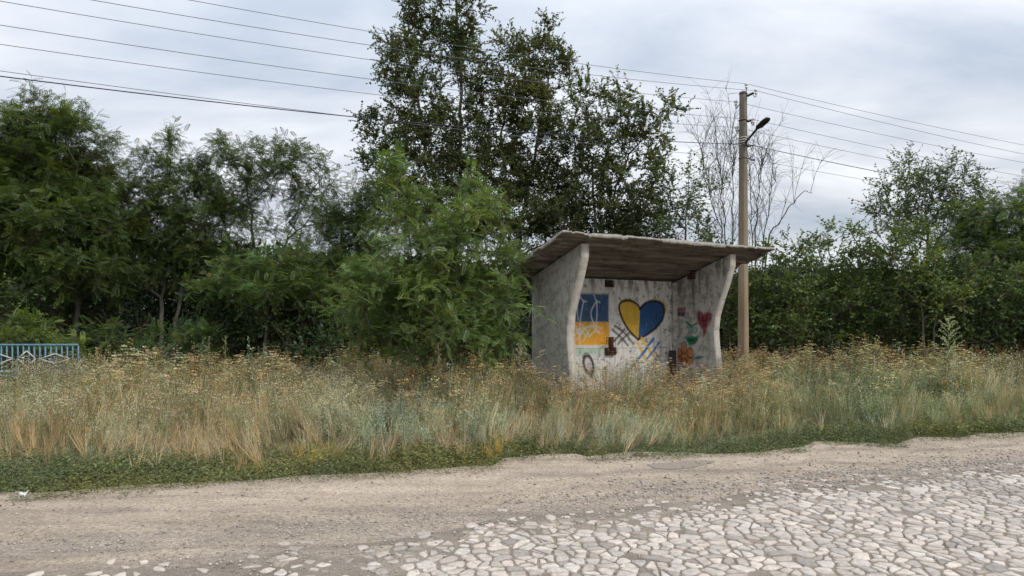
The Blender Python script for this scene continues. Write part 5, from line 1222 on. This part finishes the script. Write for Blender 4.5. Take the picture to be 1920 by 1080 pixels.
# single plants that stand out
def plume(name, label, cat, base, H, W, col, seed, up=.75, n=26, dens=30):
    """one plant: straight stem, side shoots all round, each set with small leaves"""
    r = np.random.RandomState(seed); V, F, T = [], [], []; root = thing(name, label, cat, base)
    sm_ = MB(); sm_.tube([(0, 0, -.05), (0.01, 0, H * .5), (0, 0.01, H)], [.011, .008, .002], 5); sm_.build('stem', M_DRYS, root)
    for i in range(n):
        t = .12 + .86 * i / n; a = i * 2.4 + r.rand() * .5; ln = W * (1.05 - t) ** .8 * (.8 + .4 * r.rand()) + .05; d = unit(np.array([[math.cos(a), math.sin(a), up * (.6 + .5 * t)]]))[0]; p = np.array([0, 0, H * t])
        tip = blade(V, F, T, p, d, ln, .003, .05, r, (.8, .8, .7))
        for j in range(dens):
            s_ = .1 + .9 * r.rand(); c = .7 + .5 * r.rand(); quad(V, F, T, p + (tip - p) * s_ + r.randn(3) * .012, .014, r, (c, c, c), asp=.35)
    for j in range(20): quad(V, F, T, np.array([0, 0, H * (.9 + .12 * r.rand())]) + r.randn(3) * .01, .012, r, (1, 1, 1), asp=.35)
    T = np.array(T) * np.array(col); pmesh('leaves', np.array(V), np.array(F), M_DRY, root, col=T); return root
q = NT('dry_stem'); M_DRYS = q.surf((.22, .19, .11), .9)
plume('goosefoot_plant', 'pale spiky cone-shaped weed standing tall against the dark bushes on the right', 'plant', G(1778, 13.2), 1.68, .60, (.46, .50, .30), 1, n=40, dens=44)
plume('goosefoot_plant', 'reddish-topped tall weed in front of the bushes right of the pole', 'plant', G(1622, 13.6), 1.35, .26, (.26, .19, .11), 2, up=1.2)
plume('mugwort_plant', 'tall pale green weed left of the shelter wall, nearest to the feathery sapling', 'plant', G(905, 11.5), 1.30, .42, (.27, .29, .155), 3, up=1.1, n=30)
plume('mugwort_plant', 'tall straw-tinted weed touching the outer side wall of the shelter', 'plant', G(975, 11.2), 1.18, .34, (.36, .33, .215), 4, up=1.1, n=28)
plume('mugwort_plant', 'thin brown weed rising in front of the feathery sapling', 'plant', G(822, 10.8), 1.22, .16, (.30, .23, .145), 5, up=1.6, n=20, dens=16)
plume('mullein_plant', 'thin pale green weed before the dark thicket at left', 'plant', G(422, 13.0), 1.30, .16, (.30, .29, .165), 6, up=1.6, n=22, dens=16)
plume('thistle_plant', 'yellow-green spreading weed at the verge in front of the leafy patch right of centre', 'plant', G(1465, 9.2), .62, .42, (.33, .35, .19), 7, up=.8, n=26, dens=16)
plume('mugwort_plant', 'green weed growing inside the shelter below the flag graffiti', 'plant', G(1135, 12.9), .72, .20, (.20, .27, .10), 8, up=1.3, n=22)
plume('mugwort_plant', 'dark weed growing inside the shelter below the crossed blue and yellow strokes', 'plant', G(1232, 13.6), .95, .26, (.13, .14, .07), 9, up=1.2, n=26)
print('total faces', sum(len(o.data.polygons) for o in scene.objects if o.type == 'MESH'))
